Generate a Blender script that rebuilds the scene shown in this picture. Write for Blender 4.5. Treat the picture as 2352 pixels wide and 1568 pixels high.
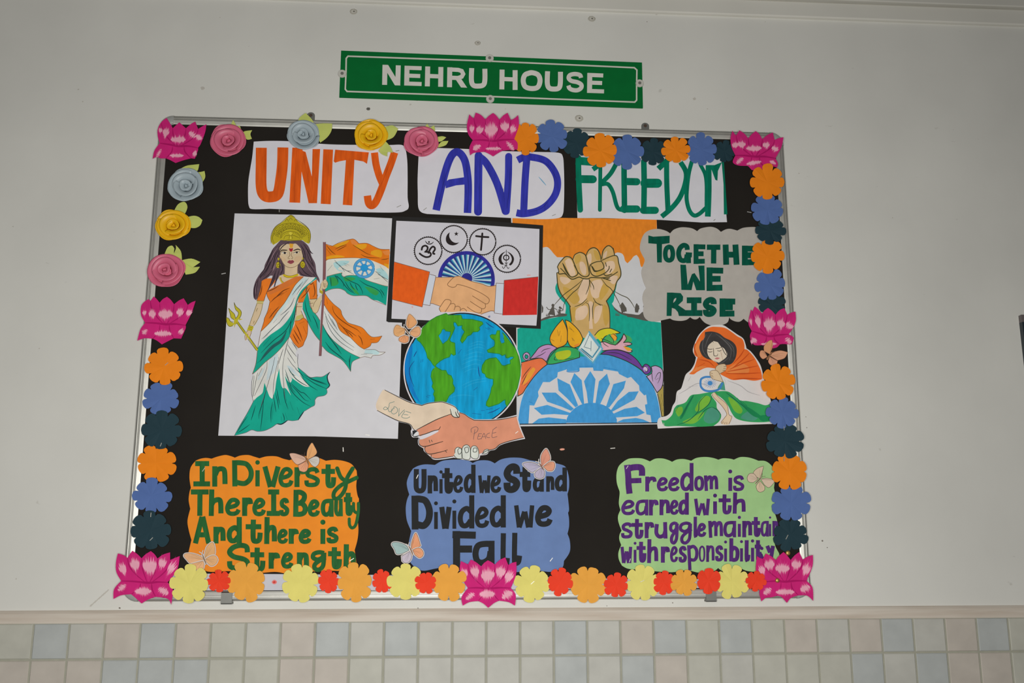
import bpy, bmesh, math, random
from mathutils import Vector, Matrix
from mathutils.geometry import tessellate_polygon

for o in list(bpy.data.objects):
    bpy.data.objects.remove(o, do_unlink=True)
S = bpy.context.scene
COL = S.collection

# ------------------------------------------------------------------ camera, world, lights, exposure
FPX = 2187.8                       # focal length in pixels of the 2352 px wide frame
CM = Matrix(((0.9977953352, -0.0128194270, -0.0651162909),
             (-0.0663635452, -0.2014615253, -0.9772456875),
             (-0.0005906975, 0.9794125362, -0.2018681128)))
CP = Vector((-0.0658752, -2.3338080, 1.4430082))
cam_d = bpy.data.cameras.new('camera')
cam_d.sensor_width = 36.0
cam_d.lens = FPX / 2352.0 * 36.0
cam_d.clip_start = 0.05
cam = bpy.data.objects.new('camera', cam_d)
cam.matrix_world = Matrix.Translation(CP) @ CM.to_4x4()
COL.objects.link(cam)
S.camera = cam

W = bpy.data.worlds.new('room_daylight')
S.world = W
W.use_nodes = True
W.node_tree.nodes['Background'].inputs[0].default_value = (1.0, 0.985, 0.94, 1)
W.node_tree.nodes['Background'].inputs[1].default_value = 0.035

def area(name, loc, target, sx, sy, power, color, spread=180):
    l = bpy.data.lights.new(name, 'AREA')
    l.shape = 'RECTANGLE'; l.size = sx; l.size_y = sy
    l.energy = power; l.color = color; l.spread = math.radians(spread)
    o = bpy.data.objects.new(name, l)
    o.location = loc
    o.rotation_euler = (Vector(target) - Vector(loc)).to_track_quat('-Z', 'Y').to_euler()
    COL.objects.link(o)
    return o
area('corridor_daylight', (-0.08, -2.40, 1.40), (-0.08, 0, 1.40), 0.9, 0.55, 48.4, (1.0, 0.985, 0.95))
vs = S.view_settings
vs.view_transform = 'Standard'; vs.look = 'None'; vs.gamma = 1.0; vs.use_curve_mapping = False
vs.exposure = 0.0

# ------------------------------------------------------------------ helpers
def P(px, py, d):
    """point on the plane d metres in front of the wall that this photo pixel looks at"""
    v = CM @ Vector(((px - 1176.0) / FPX, -(py - 784.0) / FPX, -1.0))
    t = (-d - CP.y) / v.y
    return CP + v * t

LF = 0.70
def lin(c):
    c /= 255.0
    return c / 12.92 if c <= 0.04045 else ((c + 0.055) / 1.055) ** 2.4
def alb(c):
    return tuple(min(0.92, lin(x) / LF) for x in c)

MATS = {}
def mat(c, kind='paper'):
    """procedural material; kind sets the grain: paper, marker, pencil, plastic, metal ..."""
    key = (tuple(c), kind)
    if key in MATS:
        return MATS[key]
    m = bpy.data.materials.new('%s_%02x%02x%02x' % ((kind,) + tuple(c)))
    MATS[key] = m
    m.use_nodes = True
    nt = m.node_tree; b = nt.nodes['Principled BSDF']
    a = alb(c)
    rough, amp, scale, stretch, spec, bump = {
        'paper':   (0.80, 0.05, 60, (1, 1, 1), 0.12, 0.0),
        'poster':  (0.75, 0.03, 25, (1, 1, 1), 0.12, 0.0),
        'marker':  (0.70, 0.22, 45, (2.2, 2.2, 0.35), 0.12, 0.0),
        'slant':   (0.70, 0.14, 60, (0.5, 1, 1.6), 0.12, 0.0),
        'pencil':  (0.75, 0.09, 110, (1, 1, 0.5), 0.12, 0.0),
        'wash':    (0.75, 0.10, 28, (1, 1, 0.8), 0.12, 0.0),
        'ink':     (0.70, 0.05, 80, (1, 1, 1), 0.12, 0.0),
        'black':   (0.85, 0.10, 6, (1, 1, 1), 0.10, 0.0),
        'plastic': (0.35, 0.03, 40, (1, 1, 1), 0.5, 0.0),
        'satin':   (0.70, 0.05, 30, (1, 1, 1), 0.15, 0.0),
        'sheen':   (0.42, 0.05, 30, (1, 1, 1), 0.4, 0.0),
        'metal':   (0.50, 0.05, 40, (1, 1, 1), 0.5, 0.0),
        'tile':    (0.50, 0.06, 22, (1, 1, 1), 0.25, 0.0),
        'plaster': (0.85, 0.05, 3.0, (1, 1, 1), 0.25, 0.15),
    }[kind]
    tc = nt.nodes.new('ShaderNodeTexCoord')
    mp = nt.nodes.new('ShaderNodeMapping'); mp.inputs['Scale'].default_value = stretch
    nz = nt.nodes.new('ShaderNodeTexNoise')
    nz.inputs['Scale'].default_value = scale; nz.inputs['Detail'].default_value = 4.0
    nt.links.new(tc.outputs['Object'], mp.inputs['Vector']); nt.links.new(mp.outputs[0], nz.inputs['Vector'])
    mr = nt.nodes.new('ShaderNodeMapRange')
    mr.inputs['From Min'].default_value = 0.3; mr.inputs['From Max'].default_value = 0.7
    nt.links.new(nz.outputs[0], mr.inputs['Value'])
    mx = nt.nodes.new('ShaderNodeMix'); mx.data_type = 'RGBA'
    mx.inputs[6].default_value = tuple(x * (1 - amp) for x in a) + (1,)
    mx.inputs[7].default_value = tuple(min(0.95, x * (1 + amp)) for x in a) + (1,)
    nt.links.new(mr.outputs[0], mx.inputs[0]); nt.links.new(mx.outputs[2], b.inputs['Base Color'])
    b.inputs['Roughness'].default_value = rough
    b.inputs['Specular IOR Level'].default_value = spec
    if kind == 'metal':
        b.inputs['Metallic'].default_value = 0.75
    if bump:
        bn = nt.nodes.new('ShaderNodeBump'); bn.inputs['Strength'].default_value = bump; bn.inputs['Distance'].default_value = 0.004
        n2 = nt.nodes.new('ShaderNodeTexNoise'); n2.inputs['Scale'].default_value = 14; n2.inputs['Detail'].default_value = 5
        nt.links.new(tc.outputs['Object'], n2.inputs['Vector'])
        nt.links.new(n2.outputs[0], bn.inputs['Height']); nt.links.new(bn.outputs[0], b.inputs['Normal'])
    return m

def tag(o, label=None, cat=None, group=None, kind=None):
    if label: o['label'] = label
    if cat: o['category'] = cat
    if group: o['group'] = group
    if kind: o['kind'] = kind
    return o

def mesh_obj(name, verts, faces, fm, mats, parent=None, loc=None, smooth=False):
    me = bpy.data.meshes.new(name)
    me.from_pydata([tuple(v) for v in verts], [], faces)
    for m in mats: me.materials.append(m)
    for p, k in zip(me.polygons, fm):
        p.material_index = k; p.use_smooth = smooth
    me.update()
    o = bpy.data.objects.new(name, me)
    COL.objects.link(o)
    if parent: o.parent = parent
    if loc is not None: o.location = loc
    return o

def empty(name, loc):
    o = bpy.data.objects.new(name, None); o.empty_display_size = 0.05
    o.location = loc; COL.objects.link(o)
    return o

# frames of reference for digitised outlines: (x0, y0, scale) of an enlarged piece of the photo
I1 = (0, 0, 1.0)
def parse(s, F):
    out = []
    if isinstance(s, str):
        for t in s.split():
            c = t.endswith('!')
            x, y = t.rstrip('!').split(',')
            out.append((F[0] + float(x) / F[2], F[1] + float(y) / F[2], c))
    else:
        for t in s:
            out.append((F[0] + t[0] / F[2], F[1] + t[1] / F[2], len(t) > 2 and bool(t[2])))
    return out

def curve(pts, closed, k=5):
    """Catmull-Rom through the points; points marked as corners stay sharp"""
    n = len(pts)
    if n < 3:
        return [(p[0], p[1]) for p in pts]
    out = []
    for i in range(n if closed else n - 1):
        p1, p2 = pts[i], pts[(i + 1) % n]
        p0 = pts[i - 1] if (closed or i > 0) else p1
        p3 = pts[(i + 2) % n] if (closed or i + 2 < n) else p2
        if p1[2]: p0 = p1
        if p2[2]: p3 = p2
        if p1[2] and p2[2]:
            out.append((p1[0], p1[1])); continue
        for j in range(k):
            t = j / k; t2 = t * t; t3 = t2 * t
            out.append(tuple(0.5 * (2 * p1[a] + (p2[a] - p0[a]) * t + (2 * p0[a] - 5 * p1[a] + 4 * p2[a] - p3[a]) * t2
                                    + (3 * p1[a] - p0[a] - 3 * p2[a] + p3[a]) * t3) for a in (0, 1)))
    if not closed:
        out.append((pts[-1][0], pts[-1][1]))
    return out

def clean(poly):
    out = []
    for p in poly:
        if not out or abs(p[0] - out[-1][0]) + abs(p[1] - out[-1][1]) > 0.02:
            out.append(p)
    if len(out) > 2 and abs(out[0][0] - out[-1][0]) + abs(out[0][1] - out[-1][1]) <= 0.02:
        out.pop()
    return out

def outset(poly, w):
    n = len(poly); out = []
    ar = sum(poly[i][0] * poly[(i + 1) % n][1] - poly[(i + 1) % n][0] * poly[i][1] for i in range(n))
    sg = 1 if ar > 0 else -1
    for i in range(n):
        a, b = poly[i - 1], poly[(i + 1) % n]
        dx, dy = b[0] - a[0], b[1] - a[1]; L = math.hypot(dx, dy) or 1
        out.append((poly[i][0] + sg * dy / L * w, poly[i][1] - sg * dx / L * w))
    return out

def ell(cx, cy, rx, ry=None, n=36, a0=0, a1=360, rot=0):
    ry = rx if ry is None else ry
    out = []
    full = abs(a1 - a0) >= 360
    for i in range(n if full else n + 1):
        a = math.radians(a0 + (a1 - a0) * i / n)
        x, y = rx * math.cos(a), ry * math.sin(a)
        r = math.radians(rot)
        out.append((cx + x * math.cos(r) - y * math.sin(r), cy + x * math.sin(r) + y * math.cos(r)))
    return out

class Sheet:
    """a cut or drawn sheet fixed at distance d in front of the wall; ink lies on its face"""
    STEP = 5e-6; FINE = 2.5e-6
    def __init__(s, name, label, cat, d, group=None):
        s.name, s.label, s.cat, s.d, s.group = name, label, cat, d, group
        s.root = None; s.lv = d + 2e-5
    def base(s, F, outline, color, kind='paper', th=0.0005, smooth=True, margin=0, poly=None, ink=None):
        po = poly if poly else curve(parse(outline, F), True) if smooth else [(p[0], p[1]) for p in parse(outline, F)]
        po = clean(po)
        if margin: po = outset(po, margin)
        s.px = po
        cx = sum(p[0] for p in po) / len(po); cy = sum(p[1] for p in po) / len(po)
        s.o = P(cx, cy, s.d)
        f = [P(x, y, s.d) - s.o for x, y in po]
        b = [v + Vector((0, th, 0)) for v in f]
        n = len(f)
        tri = tessellate_polygon([f])
        faces = [tuple(t) for t in tri] + [tuple(i + n for i in reversed(t)) for t in tri]
        faces += [(i, (i + 1) % n, (i + 1) % n + n, i + n) for i in range(n)]
        mats = [mat(color, kind)]; fm = [0] * len(faces)
        verts = f + b
        for it in (ink or []):                        # painted pattern kept in the same mesh
            col, k2, polys = it
            s.lv += s.STEP
            if mat(col, k2) not in mats: mats.append(mat(col, k2))
            mi = mats.index(mat(col, k2))
            for pl in polys:
                pl = clean(pl)
                if len(pl) < 3: continue
                s.lv += s.FINE
                vv = [P(x, y, s.lv) - s.o for x, y in pl]
                o0 = len(verts); verts += vv
                for t in tessellate_polygon([vv]):
                    faces.append(tuple(o0 + i for i in t)); fm.append(mi)
        for i, fc in enumerate(faces[:len(tri)]): pass
        s.root = mesh_obj(s.name, verts, faces, fm, mats, None, s.o)
        fixn(s.root)
        tag(s.root, s.label, s.cat, s.group)
        return s
    def part(s, name, parent=None, label=None):
        return Art(s, name, parent or s.root, label)

def fixn(o):
    """faces that look away from the room are turned round"""
    me = o.data
    bm = bmesh.new(); bm.from_mesh(me)
    bm.normal_update()
    flip = [f for f in bm.faces if abs(f.normal.y) > 0.9 and len(f.verts) == 3 and f.normal.y > 0 and f.calc_center_median().y < 1e-5]
    if flip: bmesh.ops.reverse_faces(bm, faces=flip)
    bm.to_mesh(me); bm.free()

class Art:
    def __init__(s, sheet, name, parent, label=None):
        s.sh, s.name, s.parent, s.label = sheet, name, parent, label
        s.v, s.f, s.fm, s.m = [], [], [], []
    def mi(s, c, kind):
        m = mat(c, kind)
        if m not in s.m: s.m.append(m)
        return s.m.index(m)
    def raw(s, poly, d, mi):
        poly = clean(poly)
        if len(poly) < 3: return
        vv = [P(x, y, d) - s.sh.o for x, y in poly]
        o0 = len(s.v); s.v += vv
        for t in tessellate_polygon([vv]):
            a, b, c = (vv[i] for i in t)
            n = (b - a).cross(c - a)
            t = tuple(o0 + i for i in t)
            s.f.append(t if n.y < 0 else t[::-1]); s.fm.append(mi)
    def fill(s, F, pts, c, kind='wash', smooth=True, closed=True):
        s.sh.lv += s.sh.STEP
        mi = s.mi(c, kind)
        for q in (pts if isinstance(pts, list) and pts and isinstance(pts[0], (str, list)) else [pts]):
            pp = parse(q, F)
            s.sh.lv += s.sh.FINE
            s.raw(curve(pp, True) if smooth else [(p[0], p[1]) for p in pp], s.sh.lv, mi)
        return s
    def line(s, F, pts, w, c, kind='ink', taper=0.0, cap='round', smooth=True):
        """strokes w wide (in the frame's units); taper 0..1 thins both ends"""
        s.sh.lv += s.sh.STEP
        mi = s.mi(c, kind)
        for q in (pts if isinstance(pts, list) and pts and isinstance(pts[0], (str, list)) else [pts]):
            pp = parse(q, F)
            thick = w / F[2] > 3.0
            s.sh.lv += 6e-6 if thick else s.sh.FINE; d = s.sh.lv
            po = curve(pp, False, 6) if smooth else [(p[0], p[1]) for p in pp]
            po = clean(po) if len(po) > 2 else po
            s.ribbon(po, w / F[2], d, mi, taper, cap, 7e-7 if thick else 0.0)
            if thick: s.sh.lv += 7e-7 * len(po)
        return s
    def ribbon(s, po, w, d, mi, taper=0.0, cap='round', rise=0.0):
        n = len(po)
        if n < 2: return
        L = [0.0]
        for i in range(1, n): L.append(L[-1] + math.hypot(po[i][0] - po[i - 1][0], po[i][1] - po[i - 1][1]))
        T = L[-1] or 1.0
        Lf, Rt = [], []
        for i in range(n):
            a = po[max(0, i - 1)]; b = po[min(n - 1, i + 1)]
            if 0 < i < n - 1:
                u = Vector((po[i][0] - a[0], po[i][1] - a[1])); v = Vector((b[0] - po[i][0], b[1] - po[i][1]))
                u.normalize(); v.normalize()
                t = u + v
                if t.length < 0.25: t = v
                t.normalize()
                k = 1.0 / max(0.55, abs(t.dot(v)))
            else:
                t = Vector((b[0] - a[0], b[1] - a[1])); t.normalize(); k = 1.0
            h = w * 0.5 * k
            if taper:
                e = min(L[i], T - L[i]) / T * 2
                h *= (1 - taper) + taper * math.sin(min(1.0, e * 1.25) * math.pi / 2)
            Lf.append((po[i][0] - t.y * h, po[i][1] + t.x * h)); Rt.append((po[i][0] + t.y * h, po[i][1] - t.x * h))
        o0 = len(s.v)
        for k, p in enumerate(Lf + Rt): s.v.append(P(p[0], p[1], d + rise * (k % n)) - s.sh.o)
        for i in range(n - 1):
            s.f.append((o0 + i, o0 + i + 1, o0 + n + i + 1, o0 + n + i)); s.fm.append(mi)
        if cap == 'round' and w > 1.2 and taper < 0.6:
            for j in (0, n - 1):
                s.raw(ell(po[j][0], po[j][1], w * 0.5 * (1 - taper), n=14), d + (-3e-6 if j == 0 else rise * n + 2.5e-6), mi)
    def build(s):
        o = mesh_obj(s.name, s.v, s.f, s.fm, s.m, s.parent)
        me = o.data
        for p in me.polygons:
            if p.normal.y > 0: p.flip()
        me.update()
        if s.parent is not s.sh.root:
            pass
        if s.label: o['label'] = s.label
        return o

# pens: hand lettering, one list of strokes per letter in a unit box (y down)
GL = {
 'I': ['.1,0! .9,0!', '.5,0! .5,1!', '.0,1! .95,1!'],
 'D': ['.0,.0! .02,1!', '.0,.0! .35,0 .75,.08 1,.4 .95,.75 .65,.97 .3,.96 .05,.9!'],
 'T': ['0,0! 1,0!', '.52,0! .5,1!'],
 'B': ['.05,0! 0,1!', '.05,0 .5,0 .9,.12 .85,.33 .5,.48 .2,.5!', '.2,.5! .7,.52 1,.7 .9,.92 .5,1 .02,1!'],
 'A': ['.5,0! 0,1!', '.55,0! 1,1!', '.22,.72! .85,.72!'],
 'S': ['1,.3! .95,.05 .6,-.02 .2,.08 .0,.3 .25,.5 .75,.6 1,.75 .8,.95 .4,1.02 .05,.95 0,.7!'],
 'U': ['.08,0! .05,.6 .1,.9 .4,1 .8,.95 .95,.7 .95,0!'],
 'F': ['.1,0! .1,1!', '.05,0! 1,.02!', '.1,.45! .85,.45!'],
 'O': ['.5,0 .15,.12 0,.5 .12,.88 .5,1 .88,.88 1,.5 .85,.12 .5,0 .2,.1'],
 'G': ['.8,.3! .75,.08 .45,0 .12,.2 0,.55 .15,.9 .45,1 .7,.9 .78,.6!', '.6,.58! 1,.6!', '.9,.6! .92,1!'],
 'E': ['.05,0! .05,1!', '.05,0! 1,.02!', '.1,.48! .85,.48!', '.05,1! .95,.98!'],
 'H': ['.05,0! .1,1!', '.85,0! .95,1!', '.1,.5! .9,.5!'],
 'W': ['.03,0! .08,1!', '.1,1! .48,.42!', '.52,.42! .8,1!', '.85,0! .9,1!'],
 'R': ['.05,0! .02,1!', '.05,.04 .5,0 .8,.15 .7,.4 .3,.5!', '.3,.5! .6,.8 .95,1!'],
 'a': ['1,.05! .6,0 .15,.1 0,.5 .1,.9 .4,1 .75,.8 .85,.4!', '.9,.0! .9,1!'],
 'b': ['.1,0! .08,.98!', '.1,.55 .45,.38 .9,.48 1,.7 .85,.95 .4,1 .08,.95'],
 'd': ['.88,0! .88,1!', '.82,.5 .5,.38 .12,.5 0,.75 .15,.97 .5,.98 .8,.8'],
 'e': ['.1,.55! .7,.42 .92,.2 .7,.02 .35,.05 .08,.35 0,.65 .15,.93 .5,1 .85,.92 1,.7!'],
 'g': ['.9,.05 .5,0 .1,.1 .05,.32 .4,.42 .75,.3 .85,.08!', '.9,.02! .88,.4 .8,.8 .5,1 .2,.95 .15,.75 .4,.55 1,.3!'],
 'h': ['.1,0! .05,1!', '.08,.6 .3,.42 .75,.36 .92,.5 .95,1!'],
 'i': ['.5,.38! .5,1!', '.5,.07! .52,.09!'],
 'l': ['.35,0! .3,.9 .5,1 .85,.95 1,.75!'],
 'm': ['0,0! .08,1!', '.1,.3 .3,.02 .5,.12 .52,1!', '.55,.3 .75,.02 .95,.15 1,1!'],
 'n': ['.05,0! .05,1!', '.1,.4 .35,.05 .8,.02 .95,.25 .98,1!'],
 'o': ['.5,0 .12,.12 0,.5 .12,.88 .5,1 .88,.88 1,.5 .88,.12 .5,0 .17,.1'],
 'p': ['0,0! .15,1!', '.1,.05 .6,-.02 1,.15 1,.45 .7,.6 .2,.58'],
 'r': ['.1,0! .1,1!', '.15,.4 .4,.05 .85,.02 .95,.3!'],
 's': ['.95,.22! .8,.02 .4,.0 .08,.15 .15,.38 .55,.5 .95,.68 .85,.93 .45,1 .05,.95 0,.7!'],
 't': ['.42,0! .4,.85 .6,1 .9,.92 .97,.6!', '0,.33! .9,.33!'],
 'u': ['.05,0! .0,.7 .3,1 .75,.9 .9,.6!', '.9,0! .95,1!'],
 'v': ['.02,0! .42,1!', '.98,0! .58,1!'],
 'w': ['.02,0! .18,1!', '.2,1! .48,.28!', '.52,.28! .7,1!', '.92,0! .82,1!'],
 'y': ['.05,0! .5,.45!', '1,0! .6,1!'],
}
def letters(art, F, items, w, c, kind='marker', cap='butt'):
    """items: 'char x0 y0 x1 y1 [w]' - the letter and the box its ink fills"""
    for it in items:
        q = it.split()
        ch = q[0]; x0, y0, x1, y1 = (float(v) for v in q[1:5])
        ww = float(q[5]) if len(q) > 5 else w
        ww = min(ww * (0.86 if ch in 'easgowm' else 1.0), (x1 - x0) * (0.34 if ch in 'eaogd' else 0.25 if ch in 'wm' else 0.42 if ch in 'nuhbps' else 0.62))
        hx = ww / 2; hy = ww / 2
        for st in GL[ch]:
            p = parse(st, I1)
            seg = []
            for a, b, cc in p:
                yy0, yy1 = (y0, y1)
                vert = len(p) == 2 and abs(p[0][0] - p[1][0]) < 0.6
                hor = len(p) == 2 and abs(p[0][1] - p[1][1]) < 0.15
                X = (x0 + a * (x1 - x0)) if hor else (x0 + hx + a * (x1 - x0 - 2 * hx))
                Y = (yy0 + b * (yy1 - yy0)) if vert else (yy0 + hy + b * (yy1 - yy0 - 2 * hy))
                seg.append((X, Y, cc))
            if ch == 'i' and len(p) == 2 and p[0][1] < 0.2:
                art.fill(F, [list((u, v) for u, v in ell((x0 + x1) / 2, y0 + ww * .5, ww * .52, n=18))], c, kind, smooth=False)
                continue
            art.line(F, [seg], ww, c, kind, cap=cap)

# ------------------------------------------------------------------ the setting
def box(x0, x1, y0, y1, z0, z1):
    v = [(x, y, z) for x in (x0, x1) for y in (y0, y1) for z in (z0, z1)]
    f = [(0, 1, 3, 2), (4, 6, 7, 5), (0, 4, 5, 1), (2, 3, 7, 6), (0, 2, 6, 4), (1, 5, 7, 3)]
    return [Vector(p) for p in v], f
class MB:
    def __init__(s): s.v, s.f, s.k, s.m = [], [], [], []
    def add(s, vf, m):
        v, f = vf
        if m not in s.m: s.m.append(m)
        o = len(s.v); s.v += [Vector(p) for p in v]
        s.f += [tuple(o + i for i in t) for t in f]; s.k += [s.m.index(m)] * len(f)
        return s
    def build(s, name, parent=None, loc=None, smooth=False):
        vv = [v - Vector(loc) for v in s.v] if loc is not None and parent is None else s.v
        return mesh_obj(name, vv, s.f, s.k, s.m, parent, loc if parent is None else None, smooth)
def prism_x(x0, x1, prof):
    """profile of (d, z) pairs swept along the wall"""
    n = len(prof)
    v = [(x0, -d, z) for d, z in prof] + [(x1, -d, z) for d, z in prof]
    f = [(i, (i + 1) % n, (i + 1) % n + n, i + n) for i in range(n)] + [tuple(reversed(range(n))), tuple(range(n, 2 * n))]
    return v, f

def wall_mat():
    m = mat((188, 187, 181), 'plaster')
    nt = m.node_tree; b = nt.nodes['Principled BSDF']
    src = b.inputs['Base Color'].links[0].from_socket
    tc = nt.nodes.new('ShaderNodeTexCoord')
    mp = nt.nodes.new('ShaderNodeMapping'); mp.inputs['Scale'].default_value = (1, 1, 1.8)
    nz = nt.nodes.new('ShaderNodeTexNoise'); nz.inputs['Scale'].default_value = 26; nz.inputs['Detail'].default_value = 3
    nt.links.new(tc.outputs['Object'], mp.inputs[0]); nt.links.new(mp.outputs[0], nz.inputs['Vector'])
    mr = nt.nodes.new('ShaderNodeMapRange')
    mr.inputs['From Min'].default_value = 0.715; mr.inputs['From Max'].default_value = 0.77; mr.inputs['To Max'].default_value = 0.45
    nt.links.new(nz.outputs[0], mr.inputs['Value'])
    mx = nt.nodes.new('ShaderNodeMix'); mx.data_type = 'RGBA'
    nt.links.new(mr.outputs[0], mx.inputs[0]); nt.links.new(src, mx.inputs[6])
    mx.inputs[7].default_value = alb((150, 146, 138)) + (1,)
    nt.links.new(mx.outputs[2], b.inputs['Base Color'])
    return m
WALL = wall_mat()
XL, XR = -2.4, 2.6
wb = MB().add(box(XL, XR, 0, 0.15, 0, 3.3), WALL)
SPECK = mat((112, 106, 98), 'plaster'); FAINT = mat((168, 164, 156), 'plaster')
rs = random.Random(21)
for sx, sy, sr, sm_ in ((1889, 1242, 3.0, SPECK), (1900, 1257, 1.6, SPECK), (275, 1396, 2.6, SPECK), (180, 205, 2.6, FAINT), (190, 233, 2.2, FAINT), (505, 40, 1.8, FAINT), (37, 1329, 2.0, FAINT), (1835, 398, 2.2, FAINT),
                       (1851, 957, 1.4, SPECK), (1853, 982, 1.6, SPECK), (911, 8, 2.4, SPECK), (1043, 12, 2.4, SPECK), (1083, 14, 3.0, SPECK), (1452, 27, 3.4, SPECK), (1508, 31, 5, FAINT), (1486, 50, 1.6, SPECK), (1758, 50, 1.8, FAINT), (1632, 34, 1.6, SPECK), (1925, 12, 1.6, FAINT),
                       (1460, 232, 0.1, FAINT), (943, 240, 3, FAINT), (958, 231, 2, FAINT), (1161, 250, 1.5, FAINT), (465, 202, 6, FAINT), (1595, 227, 5, FAINT), (1625, 250, 2, FAINT), (2205, 72, 1.4, FAINT), (960, 1396, 1.6, SPECK), (1394, 1391, 1.5, SPECK), (1545, 1384, 1.8, SPECK), (30, 520, 2, FAINT), (90, 800, 2, FAINT), (2050, 500, 2, FAINT)):
    cc = P(sx, sy, 0.0002); n_ = 9
    vs_ = [(cc.x + sr / 970 * rs.uniform(.6, 1.1) * math.cos(2 * math.pi * k / n_), -0.0002, cc.z + sr / 970 * rs.uniform(.5, 1.0) * math.sin(2 * math.pi * k / n_)) for k in range(n_)]
    wb.add((vs_, [tuple(range(n_))]), sm_)
for k in range(9):                                     # long rubbed scuff at the lower left
    x0, y0 = 207 + k * 4.7, 1392 - k * 4.2
    q = [P(x0, y0, 0.0002), P(x0 + 5, y0 - 4.5, 0.0002)]
    hw_ = 0.0022 * rs.uniform(.4, 1)
    yy = -0.0002 - k * 2e-5
    wb.add(([(q[0].x - hw_, yy, q[0].z), (q[0].x + hw_, yy, q[0].z - .001), (q[1].x + hw_, yy, q[1].z), (q[1].x - hw_, yy, q[1].z + .001)], [(0, 1, 2, 3)]), FAINT)
w = wb.build('wall_back'); tag(w, kind='structure')

# tiled dado: one panel of square tiles over grout, its pattern kept in the mesh
TP = 0.07936; TX0 = -1.00354; TZ = 1.2525
tile_cols = {'y': (160, 159, 149), 'b': (152, 155, 153), 'p': (163, 156, 147), 'g': (161, 160, 153), 'c': (166, 162, 150)}
row_a = 'gpybgybypbypbygbgpgcbgcbcyygycypbgpbybpcygbyppgybgcypb'
r1 = 'yb' + 'gpb' + 'pygp' + 'b' + 'gbggggbgpb' + 'ybypgpbgpb' + 'ygbypgbg'
r2 = 'pp' + 'pbb' + 'byyp' + 'p' + 'ygggggbgbp' + 'ygyyybgbpp' + 'ypgybgpb'
tiles = MB()
GROUT = mat((140, 139, 126), 'paper')
tiles.add(box(XL, XR, -0.0105, 0, 0.2, TZ), GROUT)
def tile_vf(x0, x1, z0, z1, d):
    e = 0.0022
    v = [(x0, -0.0100, z0), (x1, -0.0100, z0), (x1, -0.0100, z1), (x0, -0.0100, z1),
         (x0 + e, -d, z0 + e), (x1 - e, -d, z0 + e), (x1 - e, -d, z1 - e), (x0 + e, -d, z1 - e)]
    f = [(4, 5, 6, 7), (0, 1, 5, 4), (1, 2, 6, 5), (2, 3, 7, 6), (3, 0, 4, 7)]
    return v, f
rnd = random.Random(4)
for r in range(6):
    z1 = TZ - r * TP - (0.0006 if r == 0 else 0.0016); z0 = TZ - (r + 1) * TP + 0.0016
    for i in range(-17, 45):
        x0 = TX0 + i * TP + 0.0016; x1 = TX0 + (i + 1) * TP - 0.0016
        if x1 < XL or x0 > XR: continue
        k = i + 1
        if r == 0 and 0 <= k < len(r1): ch = r1[k]
        elif r == 1 and 0 <= k < len(r2): ch = r2[k]
        else: ch = rnd.choice('ybpgcgy')
        tiles.add(tile_vf(x0, x1, z0, z1, 0.0122), mat(tile_cols[ch], 'tile'))
t = tiles.build('wall_tiles'); tag(t, kind='structure')

DIRT = mat((186, 174, 160), 'plaster').copy(); DIRT.name = 'dusty_plaster'
nt = DIRT.node_tree
tcn = nt.nodes.new('ShaderNodeTexCoord'); mpn = nt.nodes.new('ShaderNodeMapping'); mpn.inputs['Scale'].default_value = (4, 20, 60)
nzn = nt.nodes.new('ShaderNodeTexNoise'); nzn.inputs['Scale'].default_value = 1.0; nzn.inputs['Detail'].default_value = 6
nt.links.new(tcn.outputs['Object'], mpn.inputs[0]); nt.links.new(mpn.outputs[0], nzn.inputs['Vector'])
rmp = nt.nodes.new('ShaderNodeMapRange'); rmp.inputs['From Min'].default_value = 0.35; rmp.inputs['From Max'].default_value = 0.7
nt.links.new(nzn.outputs[0], rmp.inputs['Value'])
mxn = nt.nodes.new('ShaderNodeMix'); mxn.data_type = 'RGBA'
mxn.inputs[6].default_value = alb((184, 176, 165)) + (1,); mxn.inputs[7].default_value = alb((166, 154, 141)) + (1,)
nt.links.new(rmp.outputs[0], mxn.inputs[0]); nt.links.new(mxn.outputs[2], nt.nodes['Principled BSDF'].inputs['Base Color'])
prof = [(0.0, 1.2805), (0.003, 1.2785), (0.0075, 1.274), (0.0108, 1.267), (0.0125, 1.258), (0.0128, TZ), (0.0, TZ)]
t = MB().add(prism_x(XL, XR, prof), DIRT).build('trim_1'); tag(t, kind='structure')
BEAM = mat((186, 184, 176), 'plaster')
prof = [(0, 2.8415), (0.008, 2.8425), (0.011, 2.846), (0.011, 2.886), (0.006, 2.888), (0.006, 2.890), (0.0, 2.890)]
t = MB().add(prism_x(XL, XR, prof), BEAM).build('trim_2'); tag(t, kind='structure')
prof = [(0, 2.8905), (0.02, 2.8915), (0.022, 2.894), (0.022, 3.3), (0, 3.3)]
t = MB().add(prism_x(XL, XR, prof), mat((178, 176, 168), 'plaster')).build('trim_3'); tag(t, kind='structure')

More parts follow.
